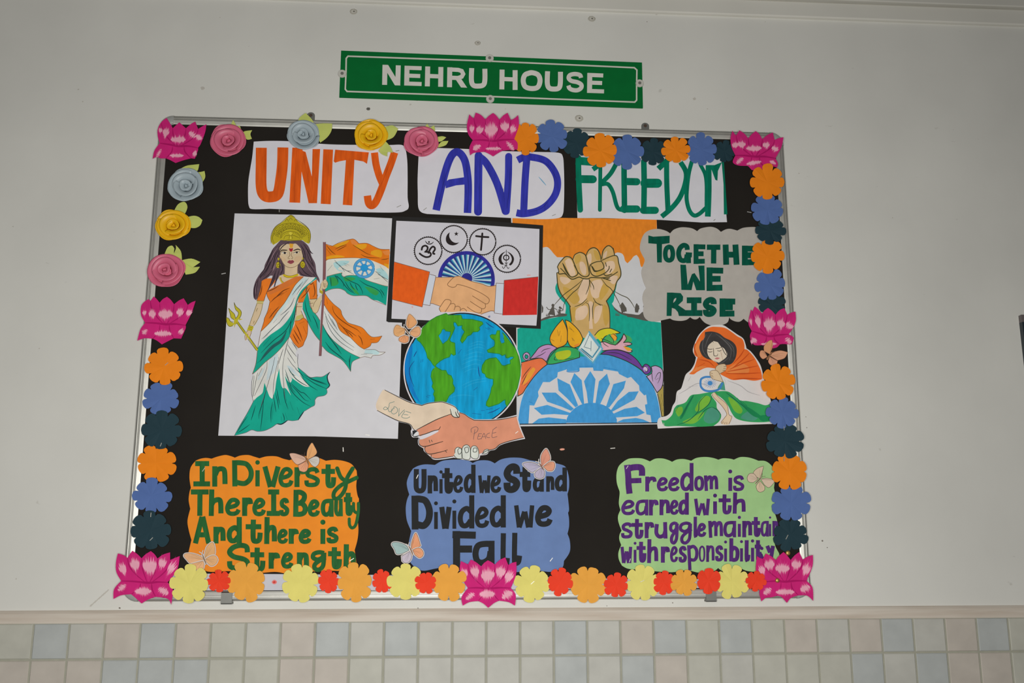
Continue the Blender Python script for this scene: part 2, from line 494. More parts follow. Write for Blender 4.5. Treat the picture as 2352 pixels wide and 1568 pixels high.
# ------------------------------------------------------------------ the display board
BX0, BX1, BZ0, BZ1 = -0.8128, 0.8128, 1.30, 2.50
FW = 0.0225
ALU = mat((160, 159, 153), 'metal')
board = empty('display_board', (0, 0, BZ0))
tag(board, 'large aluminium-framed display board covered in black paper on the white wall', 'display board')
bl = Vector((0, 0, BZ0))
def bpart(mb, name, smooth=False, label=None):
    for v in mb.v: v -= bl
    o = mb.build(name, board, smooth=smooth)
    if label: o['label'] = label
    return o
BLACK = mat((31, 28, 25), 'black')
bpart(MB().add(box(BX0 + 0.013, BX1 - 0.013, -0.010, -0.0005, BZ0 + 0.013, BZ1 - 0.013), BLACK), 'black_backing_paper')
fprof = [(0, 0.0004), (0, 0.0095), (0.0012, 0.013), (0.0035, 0.0152), (0.0062, 0.0160), (0.0078, 0.0157), (0.0084, 0.0143), (0.0094, 0.0143),
         (0.0100, 0.0150), (0.0120, 0.0150), (0.0126, 0.0143), (FW - 0.003, 0.0128), (FW, 0.0118), (FW, 0.0004)]
def rail(side):
    rad = 0.034
    n = len(fprof); v = []
    if side in 'tb':
        for x in (BX0 + rad, BX1 - rad):
            for a, d in fprof:
                v.append((x, -d, BZ1 - a if side == 't' else BZ0 + a))
    else:
        for z in (BZ0 + rad, BZ1 - rad):
            for a, d in fprof:
                v.append((BX0 + a if side == 'l' else BX1 - a, -d, z))
    f = [(i, (i + 1) % n, (i + 1) % n + n, i + n) for i in range(n)] + [tuple(range(n)), tuple(range(n, 2 * n))]
    return v, f
def recalc(o):
    bm = bmesh.new(); bm.from_mesh(o.data); bmesh.ops.recalc_face_normals(bm, faces=bm.faces); bm.to_mesh(o.data); bm.free()
for sd, nm in (('t', 'frame_rail'), ('b', 'frame_rail'), ('l', 'frame_rail'), ('r', 'frame_rail')):
    recalc(bpart(MB().add(rail(sd), ALU), nm))
def corner(cx, cz, sx, sz):
    """rounded grey plastic corner cap: the rail's profile swept through a quarter turn"""
    rad = 0.036; v, f = [], []
    prof = [(0, 0.0004), (-0.0004, 0.011), (0.0010, 0.0146), (0.0040, 0.0168), (0.0200, 0.0160), (FW + 0.001, 0.0130), (FW + 0.001, 0.0004)]
    n = len(prof); K = 8
    for k in range(K + 1):
        a = math.pi / 2 * k / K
        for p, d in prof:
            r = rad - p
            v.append((cx + sx * (rad - r * math.cos(a)) , -d, cz + sz * (rad - r * math.sin(a))))
    for k in range(K):
        for i in range(n):
            f.append((k * n + i, k * n + (i + 1) % n, (k + 1) * n + (i + 1) % n, (k + 1) * n + i))
    f += [tuple(range(n)), tuple(range(K * n, K * n + n))]
    # short sleeve reaching along both rails
    return v, f
CAP = mat((140, 141, 138), 'plastic')
for cx, cz, sx, sz in ((BX0, BZ0, 1, 1), (BX1, BZ0, -1, 1), (BX0, BZ1, 1, -1), (BX1, BZ1, -1, -1)):
    recalc(bpart(MB().add(corner(cx, cz, sx, sz), CAP), 'corner_cap', True, 'grey plastic corner cap'))
def clip(px, py):
    x = P(px, py, 0.017).x
    m = MB(); hw = 0.0125
    pr = [(0.0005, BZ0 - 0.0065), (0.0185, BZ0 - 0.0065), (0.0195, BZ0 - 0.004), (0.0195, BZ0 + 0.019), (0.0165, BZ0 + 0.0215), (0.0150, BZ0 + 0.0215), (0.0168, BZ0 + 0.018), (0.0168, BZ0 - 0.002), (0.0005, BZ0 - 0.002)]
    m.add(prism_x(x - hw, x + hw, pr), mat((104, 104, 100), 'metal'))
    recalc(bpart(m, 'clip', label='dull metal clip gripping the bottom rail'))
clip(521, 1370); clip(1633, 1366)
def tab(px, py):
    c = P(px, py, 0.004); m = MB()
    pts = [(c.x - 0.010, BZ1 - 0.004)] + [(c.x + 0.010 * math.cos(math.pi * (1 - k / 10)), c.z + 0.003 + 0.009 * math.sin(math.pi * k / 10)) for k in range(11)] + [(c.x + 0.010, BZ1 - 0.004)]
    n = len(pts)
    v = [(x, -0.005, z) for x, z in pts] + [(x, -0.001, z) for x, z in pts]
    f = [tuple(range(n))] + [tuple(range(2 * n - 1, n - 1, -1))] + [(i, (i + 1) % n, (i + 1) % n + n, i + n) for i in range(n)]
    m.add((v, f), mat((126, 126, 122), 'metal'))
    pts = [(c.x + 0.0045 * math.cos(a * math.pi / 6), c.z + 0.0035 + 0.0045 * math.sin(a * math.pi / 6)) for a in range(12)]
    m.add(([(x, -0.0056, z) for x, z in pts] + [(x, -0.004, z) for x, z in pts], [tuple(range(12))] + [(i, (i + 1) % 12, (i + 1) % 12 + 12, i + 12) for i in range(12)]), mat((70, 58, 50), 'plastic'))
    recalc(bpart(m, 'hanging_tab', label='small metal hanging tab with a screw above the top rail'))
tab(714, 268); tab(1482, 292)

# dark board whose corner shows at the right
b2 = empty('notice_board', P(2420, 900, 0.0))
tag(b2, 'dark blue notice board at the right edge, only its corner showing', 'notice board')
c0 = P(2345, 723, 0.012); c1 = P(2352, 831, 0.012)
xl0 = c0.x; zt = c0.z; zb = zt - 0.85
lo = b2.location
def quadbox(x0, x1, d0, d1, z0, z1, m, name):
    v, f = box(x0, x1, -d1, -d0, z0, z1)
    mb = MB().add((v, f), m)
    for q in mb.v: q -= lo
    return mb.build(name, b2)
GF = mat((92, 84, 84), 'plastic')
quadbox(xl0 + 0.019, xl0 + 0.5, 0.0005, 0.010, zb + 0.019, zt - 0.019, mat((24, 42, 56), 'paper'), 'panel')
quadbox(xl0, xl0 + 0.519, 0.0005, 0.014, zt - 0.019, zt, GF, 'frame_rail')
quadbox(xl0, xl0 + 0.519, 0.0005, 0.014, zb, zb + 0.019, GF, 'frame_rail')
quadbox(xl0, xl0 + 0.019, 0.0005, 0.014, zb + 0.019, zt - 0.019, mat((32, 40, 46), 'plastic'), 'frame_rail')
quadbox(xl0 + 0.5, xl0 + 0.519, 0.0005, 0.014, zb + 0.019, zt - 0.019, GF, 'frame_rail')

# ------------------------------------------------------------------ the green name sign
FS = (760, 90, 3.1784)
sg = Sheet('name_sign', 'long green sign with white capital letters screwed to the wall above the display board', 'sign', 0.0045)
sg.base(FS, '75,83! 2271,170! 2278,502! 61,423!', (0, 92, 40), 'satin', th=0.0040, smooth=False)
a = sg.part('border_line')
a.line(FS, ['125,124 1160,160 2215,208 2234,225 2232,330 2232,445 2218,459 1160,418 118,381 105,365 110,250 112,140 125,124 300,130'], 11, (182, 180, 170), 'satin', cap='butt', smooth=False)
a.build()
a = sg.part('lettering')
WH = (190, 187, 180)
def bl_(pts, w=36): a.line(FS, pts, w, WH, 'satin', cap='butt', smooth=False)
bl_(['395,187! 392,333!', '492,191! 488,337!']); a.fill(FS, ['377,187! 418,188! 508,337! 467,336!'], WH, 'satin', False)
bl_(['556,194! 553,338!']); bl_(['540,208! 662,212!', '545,265! 652,269!', '538,323! 662,327!'], 29)
bl_(['707,199! 704,344!', '803,203! 801,347!']); bl_(['705,268! 803,272!'], 30)
bl_(['868,205! 866,350!']); bl_(['855,220! 930,224! 955,232! 966,254! 955,274! 928,283! 870,281!'], 30); a.fill(FS, ['905,285! 945,280! 995,354! 950,352!'], WH, 'satin', False)
a.line(FS, ['1028,211! 1026,300 1040,336 1076,342 1112,334 1124,300 1124,216!'], 36, WH, 'satin', cap='butt')
a.build(); a = sg.part('lettering')
bl_(['1250,222! 1248,366!', '1345,226! 1345,370!']); bl_(['1248,290! 1346,294!'], 30)
a.line(FS, ['1465,244 1420,258 1404,300 1418,345 1464,360 1510,350 1527,303 1512,260 1465,244 1430,254'], 36, WH, 'satin', cap='butt')
a.line(FS, ['1582,234! 1580,320 1594,356 1630,364 1664,356 1675,320 1676,238!'], 36, WH, 'satin', cap='butt')
a.line(FS, ['1826,282! 1818,262 1782,254 1746,262 1736,284 1756,304 1800,314 1828,332 1826,356 1800,372 1765,370 1742,358 1734,338!'], 31, WH, 'satin', cap='butt')
bl_(['1890,247! 1888,392!']); bl_(['1874,260! 1988,265!', '1878,316! 1980,320!', '1872,377! 1994,381!'], 29)
a.build()
def screw(px, py, parent, off, d, name='screw'):
    c = P(px, py, d); m = MB()
    for r0, dd, col, kd in ((0.0105, 0.0022, (176, 174, 166), 'plastic'), (0.0042, 0.0034, (146, 144, 138), 'metal')):
        n = 20
        v = [(c.x + r0 * math.cos(2 * math.pi * k / n), -(d + dd), c.z + r0 * math.sin(2 * math.pi * k / n)) for k in range(n)]
        v += [(c.x + r0 * 1.06 * math.cos(2 * math.pi * k / n), -(d + 2e-5), c.z + r0 * 1.06 * math.sin(2 * math.pi * k / n)) for k in range(n)]
        f = [tuple(range(n))] + [(k, (k + 1) % n, (k + 1) % n + n, k + n) for k in range(n)]
        m.add((v, f), mat(col, kd))
    for q in m.v: q -= off
    o = m.build(name, parent); recalc(o); return o
for px, py in ((1124.6, 134), (1126, 227.5), (786, 169.5), (1469, 191.5)):
    screw(px, py, sg.root, sg.o, 0.0046)

# filled screw holes and old plugs left in the plaster
for px, py, r, lb in ((812, 27, 10, 'old round plaster plug at top of wall, left of the sign'), (1359, 43.5, 10, 'old round plaster plug at top of wall, above right half of the sign'),
                  (1097, 99, 8, 'small chipped screw hole in the wall just above the green sign'), (1330, 272, 11, 'smeared plaster plug in the wall just below right half of green sign'),
                  (846, 250, 5, 'dark nail hole in the wall below left end of the green sign')):
    c = P(px, py, 0.0); rr = r / 970.0
    dark = r <= 5
    rd = random.Random(int(px))
    n = 18; m = MB()
    def ring(r0, y, jit):
        return [(c.x + r0 * (1 + jit * rd.uniform(-1, 1)) * math.cos(2 * math.pi * k / n), y, c.z + 0.85 * r0 * (1 + jit * rd.uniform(-1, 1)) * math.sin(2 * math.pi * k / n)) for k in range(n)]
    v = ring(rr, -0.0001, 0.08) + ring(rr * 0.8, -0.0012, 0.06) + ring(rr * 0.55, -0.0009, 0.1)
    f = [(k, (k + 1) % n, (k + 1) % n + n, k + n) for k in range(n)] + [(k + n, (k + 1) % n + n, (k + 1) % n + 2 * n, k + 2 * n) for k in range(n)]
    m.add((v, f), mat((92, 90, 84) if dark else (158, 155, 145), 'plaster'))
    m.add((v[2 * n:], [tuple(range(n))]), mat((80, 78, 72) if dark else (176, 173, 164), 'plaster'))
    o = m.build('wall_plug', None, c)
    if not dark:
        h = MB(); cc = (c.x + rr * 0.12, c.z + rr * 0.05)
        pts = [(cc[0] + rr * 0.26 * math.cos(2 * math.pi * k / 10), cc[1] + rr * 0.22 * math.sin(2 * math.pi * k / 10)) for k in range(10)]
        h.add(([(x, -0.0013, z) for x, z in pts] + [(x, -0.0008, z) for x, z in pts], [tuple(range(10))] + [(k, (k + 1) % 10, (k + 1) % 10 + 10, k + 10) for k in range(10)]), mat((104, 100, 94), 'plaster'))
        for q in h.v: q -= c
        recalc(h.build('screw_hole', o))
    recalc(o)
    tag(o, lb, 'wall plug', 'old plugs and holes in the plaster')

# ------------------------------------------------------------------ papers on the board
CROP1 = (330, 240, 5.8725); CROP2 = (700, 240, 5.8725); CROP3 = (1050, 240, 5.8725); CROP4 = (1420, 270, 5.8725)
D1, D2, D3, D4 = 0.0108, 0.0124, 0.0140, 0.0156
WHITE = (188, 186, 192)
def sheet(name, label, cat, d, F, outline, color, kind='paper', smooth=True, margin=0, group=None, poly=None):
    s = Sheet(name, label, cat, d, group)
    s.base(F, outline, color, kind, smooth=smooth, margin=margin, poly=poly)
    return s
def staple_on(s, F, pts, name='staple'):
    for q in pts:
        a = s.part(name); s.lv += 1e-4
        a.line(F, [q], 1.4 * F[2], (150, 148, 142), 'metal', cap='butt')
        a.build()

LF = 0.655
# UNITY
u = sheet('heading_card', 'white rounded card lettered UNITY in orange marker, first of the headings', 'heading card', D1, CROP1,
          '1485,500! 1700,490 1960,495 2260,520 2600,540 3150,545! 3330,545 3480,545 3530,600 3555,760 3560,1000 3560,1250 3575,1380 3530,1430 3400,1455 2900,1450 2350,1430 1700,1405! 1470,1410 1420,1370 1408,1250 1412,1040 1440,850 1465,700', WHITE, 'poster', group='white heading cards')
OR = (196, 78, 18)
a = u.part('lettering')
a.line(CROP1, ['1587,582! 1585,800 1585,1100 1625,1220 1715,1245 1810,1200 1850,1000 1872,800 1878,578!'], 148, OR, 'marker', cap='butt')
a.fill(CROP1, ['2005,580! 2145,585! 2110,1325! 1965,1320!', '2060,590! 2185,640! 2270,975! 2335,1330! 2225,1330!'], OR, 'marker', False)
a.fill(CROP2, ['105,600! 208,600! 165,1330! 50,1330! 95,985!'], OR, 'marker', False)
a.fill(CROP2, ['250,602! 382,608! 350,1345! 215,1338!'], OR, 'marker', False)
a.fill(CROP2, ['410,608! 865,645! 840,800! 790,768! 670,745! 640,1360! 512,1352! 555,750! 470,765! 410,785! 390,765!'], OR, 'marker', False)
a.line(CROP2, ['940,648! 960,800 1000,950 1045,1060!'], 96, OR, 'marker', cap='butt')
a.line(CROP2, ['1212,645! 1160,800 1090,980 1030,1150 960,1310 905,1362 862,1330 845,1228!'], 100, OR, 'marker', cap='butt')
a.line(CROP1, ['1640,600! 1640,1080 1680,1200', '1830,600! 1815,900 1790,1080', '2060,620! 2030,1300', '2150,700! 2270,1240'], 8, (168, 62, 12), 'marker', taper=.5)
a.line(CROP2, ['155,620! 120,1300', '330,640! 290,1320', '620,770! 585,1320', '960,700! 1010,960', '1190,680! 1080,960 980,1200'], 8, (170, 64, 12), 'marker', taper=.5)
a.build()
staple_on(u, CROP2, ['1240,1385! 1300,1358!', '1225,628! 1275,618!'])

# AND
n = sheet('heading_card', 'white rounded card lettered AND in dark blue marker, middle heading', 'heading card', D2, CROP2,
          '1535,700! 1620,620 1760,585! 2200,600 2600,625 3200,640! 3420,650 3480,700 3495,860 3500,1100 3495,1350 3480,1480 3420,1530 3200,1545 2800,1530 2200,1500 1650,1475! 1570,1450 1530,1380 1525,1200 1522,1000', WHITE, 'poster', group='white heading cards')
BL = (44, 48, 146)
a = n.part('lettering')
a.line(CROP2, ['1772,1425! 1850,1080 1930,800 2005,660 2085,650 2160,760 2195,950 2205,1150 2195,1462!'], 102, BL, 'marker', cap='butt')
a.fill(CROP2, ['1900,1040! 1945,1010! 2180,975! 2200,1075! 2040,1090! 1900,1130!'], BL, 'marker', False)
a.line(CROP3, ['290,690! 285,1000 282,1445!'], 108, BL, 'marker')
a.line(CROP3, ['300,705! 400,800 540,1070 652,1440!'], 100, BL, 'marker')
a.line(CROP3, ['695,700! 690,1000 662,1440!'], 96, BL, 'marker')
a.line(CROP3, ['815,750! 900,712 1010,710 1190,760 1310,900 1355,1050 1325,1210 1220,1350 1080,1435 900,1472 800,1458!'], 96, BL, 'marker', cap='butt')
a.line(CROP3, ['938,740! 915,1050 898,1440!'], 96, BL, 'marker', cap='butt')
a.line(CROP3, ['310,730! 300,1420', '620,1130! 650,1420', '720,760! 700,1150 670,1400', '920,780! 890,1400', '1080,740! 1240,830 1340,1000', '1300,1200! 1150,1390 960,1450'], 9, (34, 36, 120), 'marker', taper=.5)
a.line(CROP2, ['1790,1390! 1900,960 2010,700', '2170,800! 2210,1100 2190,1440'], 9, (34, 36, 120), 'marker', taper=.5)
a.line(CROP3, ['1100,975! 1140,1020 1200,1090!'], 14, (110, 150, 175), 'pencil', taper=.6)
a.build()
staple_on(n, CROP2, ['1600,1425! 1645,1390!']); staple_on(n, CROP3, ['1280,1500! 1330,1480!'])

# FREEDOM
fr = sheet('heading_card', 'white creased paper strip lettered FREEDOM in green marker, last heading', 'heading card', D2, CROP3,
           '1600,640! 2400,640! 3560,690! 3660,2240! 3640,1585! 3300,1590! 2750,1555! 2000,1530! 1622,1530!'.replace('3660,2240! ', ''), (184, 183, 188), 'poster', smooth=False, group='white heading cards')
GN = (0, 100, 76)
a = fr.part('lettering')
a.line(CROP3, ['1635,715! 1640,1000 1660,1420!'], 76, GN, 'marker')
a.line(CROP3, ['1598,756! 1850,775!'], 108, GN, 'marker', cap='butt'); a.line(CROP3, ['1650,1005! 1830,1008!'], 108, GN, 'marker')
a.line(CROP3, ['1932,850! 1925,1420!'], 52, GN, 'marker'); a.line(CROP3, ['1830,875! 1910,820!'], 66, GN, 'marker', cap='butt')
a.line(CROP3, ['2150,790! 2070,930 1960,1045!'], 62, GN, 'marker'); a.line(CROP3, ['1950,1075 2035,1075 2100,1180 2150,1360 2195,1415 2260,1415!'], 56, GN, 'marker')
a.line(CROP4, ['78,600! 80,900 85,1250!', '345,590! 350,900 345,1245!'], 76, GN, 'marker')
a.line(CROP4, ['100,862! 250,865!', '70,1232! 250,1232!', '340,1250! 500,1250!'], 98, GN, 'marker')
a.line(CROP4, ['360,885! 530,885!'], 124, GN, 'marker')
a.line(CROP4, ['652,590! 655,900 672,1260!'], 70, GN, 'marker', cap='butt'); a.line(CROP4, ['540,690! 680,560!'], 74, GN, 'marker', cap='butt')
a.line(CROP4, ['840,600! 915,740 900,900 830,1080 720,1220 585,1335!'], 68, GN, 'marker', cap='butt')
a.line(CROP4, ['990,600! 950,760 925,980 925,1120 960,1250 1020,1318 1090,1300 1180,1220!'], 56, GN, 'marker')
a.line(CROP4, ['1110,640! 1170,760 1190,900 1190,1100 1190,1220!'], 50, GN, 'marker')
a.line(CROP4, ['1218,640! 1220,1000 1208,1335!'], 78, GN, 'marker', cap='butt')
a.fill(CROP4, ['1235,640! 1300,640! 1400,600! 1345,720! 1338,850! 1310,840! 1265,720!'], GN, 'marker', False)
a.fill(CROP4, ['1395,600! 1425,600! 1472,1305! 1425,1305! 1420,900!'], GN, 'marker', False)
a.line(CROP4, ['95,620! 100,1200', '660,700! 665,1200', '1225,700! 1215,1300', '930,900! 960,1220', '100,870! 270,870', '380,900! 560,890'], 9, (0, 80, 60), 'marker', taper=.5)
a.build()
staple_on(fr, CROP4, ['1285,1390! 1310,1370!'])

LF = 0.76
# woman in a tricolour sari with a flag
A1 = (500, 480, 7.84); A2 = (500, 660, 7.84); A3 = (500, 820, 7.84); A4 = (690, 520, 9.8); A5 = (690, 660, 7.842); A6 = (570, 480, 11.76)
g = sheet('poster', 'white poster of a crowned woman in a tricolour sari holding flag and trident', 'poster', D1, A1,
          '305,78! 900,92! 1500,103! 2340,128! 3440,180! 3350,1200! 3245,4135! 1750,4090! 10,4078! 95,2980! 185,1560!', (192, 191, 195), 'poster', smooth=False)
INK = (52, 44, 44)
a = g.part('drawn_flag')
FO = (212, 112, 26)
a.fill(A4, '570,390! 640,425 720,440! 820,390 960,340 1100,295 1200,285 1260,320 1320,380! 1500,378 1650,445 1800,505 1900,515 2010,515! 1990,960! 1900,890 1700,800 1500,730 1250,703 900,712 650,735 570,770!', FO)
a.fill(A4, ['730,440! 900,360 1100,310 1000,410 850,470!', '1180,370! 1300,400 1480,395 1470,480 1350,520 1250,470!', '1590,560! 1720,520 1830,560 1820,690 1700,670 1580,620!', '575,690! 700,650 900,650 1000,690 800,705 600,735!', '1880,830! 1990,850! 1990,950! 1900,880'], (214, 148, 30))
a.fill(A4, ['1120,310! 1200,300 1290,380 1250,420 1160,390!', '1840,560! 2000,540 2000,640 1900,640!'], (216, 128, 60))
a.fill(A4, '575,770! 650,735 900,712 1250,703 1500,730 1700,800 1900,890 1990,960! 1970,1345! 1850,1320 1700,1270 1500,1210 1400,1140 1250,1100 1050,1100 970,1130! 940,1040! 750,1080 590,1125!', (204, 202, 192))
a.fill(A4, ['740,820! 900,770 1100,780 1020,860 900,900 850,960 980,1010 860,1000 760,900!', '1700,960! 1830,940 1960,1080 1970,1200 1850,1130 1740,1040!'], (160, 196, 198))
TEAL = (18, 152, 130)
a.fill(A4, '590,1125! 750,1080 940,1040! 930,1090 975,1135 1050,1100 1250,1100 1400,1140 1500,1210 1700,1270 1850,1320 1970,1345! 1930,1772! 1750,1672 1625,1647 1475,1559 1200,1559 1062,1509 1000,1447 875,1397 700,1410 550,1472!', TEAL)
a.fill(A4, ['640,1150! 780,1150 860,1260 800,1330 700,1340!', '960,1150! 1150,1140 1240,1180 1120,1230 1010,1230!', '1440,1350! 1600,1380 1760,1470 1700,1550 1560,1480!', '1100,1330! 1230,1400 1330,1540 1230,1500!'], (48, 146, 74))
a.line(A4, ['570,395! 720,440! 900,350 1100,293 1210,287 1320,382! 1500,378 1650,447 1800,507 2010,515!', '570,772 650,733 900,712 1250,704 1500,732', '590,1127! 750,1080 940,1040! 930,1090 985,1130 1100,1098 1260,1102 1400,1140 1500,1210 1850,1322 1970,1345!', '550,1474! 700,1410 875,1397 1000,1447 1062,1509 1200,1559 1475,1559 1625,1647 1930,1772!'], 9, (120, 74, 40), 'ink')
a.line(A4, ['590,430! 700,560 790,630!', '585,500! 690,630!', '780,515! 900,450 1040,405!', '820,545! 960,470 1040,430!', '1180,415! 1350,520 1480,600 1580,640!', '1360,625! 1500,690 1780,710!', '1820,745! 1920,735 1990,715!'], 15, (100, 58, 14), 'ink', taper=.6)
a.line(A4, ['765,750! 880,880 1000,970 1210,1080!', '770,795! 900,890 1000,1020!', '970,955! 1060,1000 1150,1000!', '715,870! 610,1000!', '970,820! 1100,870!', '990,860! 1050,890!', '1680,1005! 1800,1100 1970,1255!', '1700,1015! 1810,1050!', '1790,890! 1870,1000!', '1740,1070! 1900,1160 1970,1200!', '1650,1185! 1780,1160!'], 13, (74, 88, 92), 'ink', taper=.6)
a.line(A4, ['680,1140! 690,1300 695,1350!', '770,1100! 830,1180 850,1260!', '780,1100! 900,1190 970,1290 970,1350!', '820,1110! 920,1210 1010,1340 1120,1450 1230,1510!', '980,1135! 1130,1230 1300,1310 1380,1430 1405,1520!', '1110,1250! 1160,1350 1220,1420!', '1230,1290! 1270,1400 1300,1440!', '1330,1210! 1480,1310 1680,1390 1800,1480 1850,1600!', '1790,1410! 1850,1480 1890,1560!', '1010,1240! 1090,1380 1200,1480!'], 18, (10, 78, 70), 'ink', taper=.6)
WB = (76, 150, 200)
a.line(A4, [ell(1432, 940, 212, 196, 48) + [(1644, 940)]], 58, WB, 'pencil', smooth=False)
a.fill(A4, [ell(1440, 930, 82, 80)], (38, 140, 196), 'pencil', False)
a.line(A4, [[(1440 + 75 * math.cos(k * math.pi / 4 + .3), 930 + 75 * math.sin(k * math.pi / 4 + .3)), (1434 + 195 * math.cos(k * math.pi / 4 + .3), 938 + 185 * math.sin(k * math.pi / 4 + .3))] for k in range(8)], 42, WB, 'pencil', cap='butt')
a.line(A4, [ell(1432, 940, 240, 226, 48) + [(1672, 940)], ell(1432, 940, 180, 168, 48) + [(1612, 940)], ell(1440, 930, 85, 83, 30) + [(1525, 930)]], 7, (40, 96, 140), 'ink', smooth=False)
a.build()
a = g.part('flag_pole')
a.line(A1, ['1922,595! 1922,1000 1905,1560 1880,2000 1845,2640!'], 44, (126, 84, 86), 'wash', cap='butt')
a.line(A1, ['1900,590! 1900,1000 1885,1560 1860,2000 1825,2640!', '1944,590! 1946,1000 1928,1560 1903,2000 1866,2640!', '1820,2640! 1870,2640!'], 7, (84, 50, 56), 'ink')
a.build()
a = g.part('drawn_woman')
HAIR = (88, 70, 78); SK = (198, 176, 144); SO = (212, 112, 34)
a.fill(A1, '1130,560! 1060,640 990,720 950,800 900,900 850,1000 830,1080 760,1170 690,1280 650,1400 640,1500 650,1600 690,1640! 740,1560 780,1400 800,1280 900,1200! 1200,1190! 1440,1160 1500,1200 1700,1230 1780,1260! 1835,1330! 1830,1260 1780,1150 1755,980 1690,850 1650,700 1590,620 1500,560 1330,540!', HAIR, 'slant')
CR = (172, 158, 36)
a.fill(A1, '1320,103 1250,150 1190,210 1110,270 1040,320 990,400 960,500 965,590 1000,645! 1080,600 1140,560 1250,570! 1400,570 1530,560! 1580,600 1645,625! 1672,540 1665,440 1630,350 1550,290 1450,220 1390,160', CR)
DK = (98, 86, 22)
a.line(A6, ['705,930! 665,800 690,650 760,520 900,425 1150,378 1350,418 1520,500 1620,620 1645,760 1610,910', '640,900! 640,740 670,600 770,460 880,385', '1400,340! 1560,470 1665,600 1685,760 1650,900', '860,800! 900,650 1010,560 1150,530 1330,570 1430,680 1460,800', '880,790! 920,680 1020,620 1150,600 1290,630 1390,700 1440,790', '960,820! 1000,730 1080,710 1150,700 1240,715 1360,770 1400,800', '925,880! 1000,850 1100,830 1250,850 1440,830'], 12, DK, 'ink', taper=.3)
pet = []
for k in range(11):
    t = math.radians(200 + 14 * k + 0)
    cx, cy = 1150 + 390 * math.cos(t), 800 + 330 * math.sin(t)
    ux, uy = math.cos(t), math.sin(t)
    pet.append([(cx - 70 * ux - 45 * uy, cy - 70 * uy + 45 * ux), (cx + 20 * ux - 38 * uy, cy + 20 * uy + 38 * ux), (cx + 75 * ux, cy + 75 * uy), (cx + 20 * ux + 38 * uy, cy + 20 * uy - 38 * ux), (cx - 70 * ux + 45 * uy, cy - 70 * uy - 45 * ux)])
    pet.append([(cx - 55 * ux - 18 * uy, cy - 55 * uy + 18 * ux), (cx + 25 * ux, cy + 25 * uy), (cx - 55 * ux + 18 * uy, cy - 55 * uy - 18 * ux)])
pet += [[(1110, 700), (1150, 610), (1200, 700)], [(1105, 800), (1120, 740), (1150, 700), (1185, 750), (1190, 800)], [(1110, 300), (1150, 240), (1195, 300)], [(1000, 330), (1050, 270), (1090, 340)], [(1240, 330), (1280, 280), (1330, 340)], [(1070, 215), (1150, 180), (1240, 220)]]
a.line(A6, pet, 10, DK, 'ink')
dots = [ell(1150 + 480 * math.cos(math.radians(192 + 7.8 * k)), 800 + 385 * math.sin(math.radians(192 + 7.8 * k)), 11, n=8) for k in range(22)] + [ell(1150 + 255 * math.cos(math.radians(192 + 12 * k)), 800 + 165 * math.sin(math.radians(192 + 12 * k)), 11, n=8) for k in range(14)]
a.fill(A6, dots, (120, 106, 24), 'ink', False)
a.fill(A6, [ell(1148, 660, 42, 46), ell(1148, 775, 26, 40)], (196, 182, 60), 'wash', False)
a.line(A6, ['620,930! 610,760 650,600 760,450 880,370 980,280 1060,215 1150,160 1240,205 1290,270 1420,350 1560,450 1660,580 1690,740 1660,910'], 10, DK, 'ink')
a.fill(A1, '1130,780 1108,720 1150,655 1240,625 1330,645! 1400,620 1470,680 1520,750 1532,850 1500,940 1440,1010 1330,1050 1240,1030 1170,960 1130,870', SK)
a.fill(A1, ['1205,1010! 1330,1052 1442,1000! 1440,1165! 1330,1200 1200,1170!', '1080,1230! 1200,1170 1440,1165 1500,1220! 1340,1280 1200,1330 1150,1345!'], SK)
a.fill(A1, ['1120,830 1200,870 1230,930 1180,940 1130,890', '1400,860 1500,850 1510,900 1440,960 1380,930'], (196, 168, 134))
a.fill(A1, ['1290,620! 1365,625! 1350,690 1325,700 1300,690'], (206, 150, 50))
a.fill(A1, ['1285,700! 1320,712 1355,698! 1350,745 1322,768 1292,745'], (150, 36, 48), 'ink')
a.line(A1, ['1130,765! 1160,740 1250,742!', '1365,748! 1440,722 1490,738!'], 20, (50, 42, 36), 'ink', taper=.35)
a.line(A1, ['1140,775! 1200,770 1250,795!', '1360,790! 1420,768 1480,770!'], 9, (40, 34, 34), 'ink', taper=.3)
a.fill(A1, ['1150,785! 1200,772 1250,797 1200,808', '1368,795! 1420,770 1465,775 1420,798'], (206, 202, 190))
a.fill(A1, [ell(1208, 790, 22, 20), ell(1424, 780, 20, 18)], (40, 34, 36), 'ink', False)
a.line(A1, ['1290,765! 1300,830 1268,875 1275,893 1300,890', '1340,768! 1325,830 1348,870 1345,892 1320,890', '1135,880! 1180,975 1240,1035 1330,1055 1430,1015 1500,940', '1440,1030! 1435,1160', '1210,1030! 1205,1170'], 8, (112, 90, 66), 'ink', taper=.2)
a.fill(A1, ['1250,955! 1290,920 1320,925 1350,917 1382,950! 1340,982 1300,985'], (138, 66, 74), 'ink')
a.line(A1, ['1255,952! 1320,948 1378,952!'], 6, (100, 40, 50), 'ink')
a.line(A1, ['1190,1190! 1260,1215 1340,1215 1440,1180!'], 30, (196, 172, 30), 'wash')
a.line(A1, ['1190,1172! 1260,1198 1340,1198 1440,1165!', '1190,1210! 1260,1234 1340,1234 1440,1200!', '1120,1230! 1130,1280 1160,1330', '1140,1230! 1150,1280 1190,1320'], 7, (110, 94, 20), 'ink')
a.line(A1, ['1125,1235! 1140,1290 1175,1325'], 20, (186, 166, 40), 'wash')
a.fill(A1, [ell(1098, 900, 18, 24), ell(1090, 1010, 40, 60), ell(1538, 890, 18, 24), ell(1530, 1000, 42, 62)], (176, 160, 36), 'wash', False)
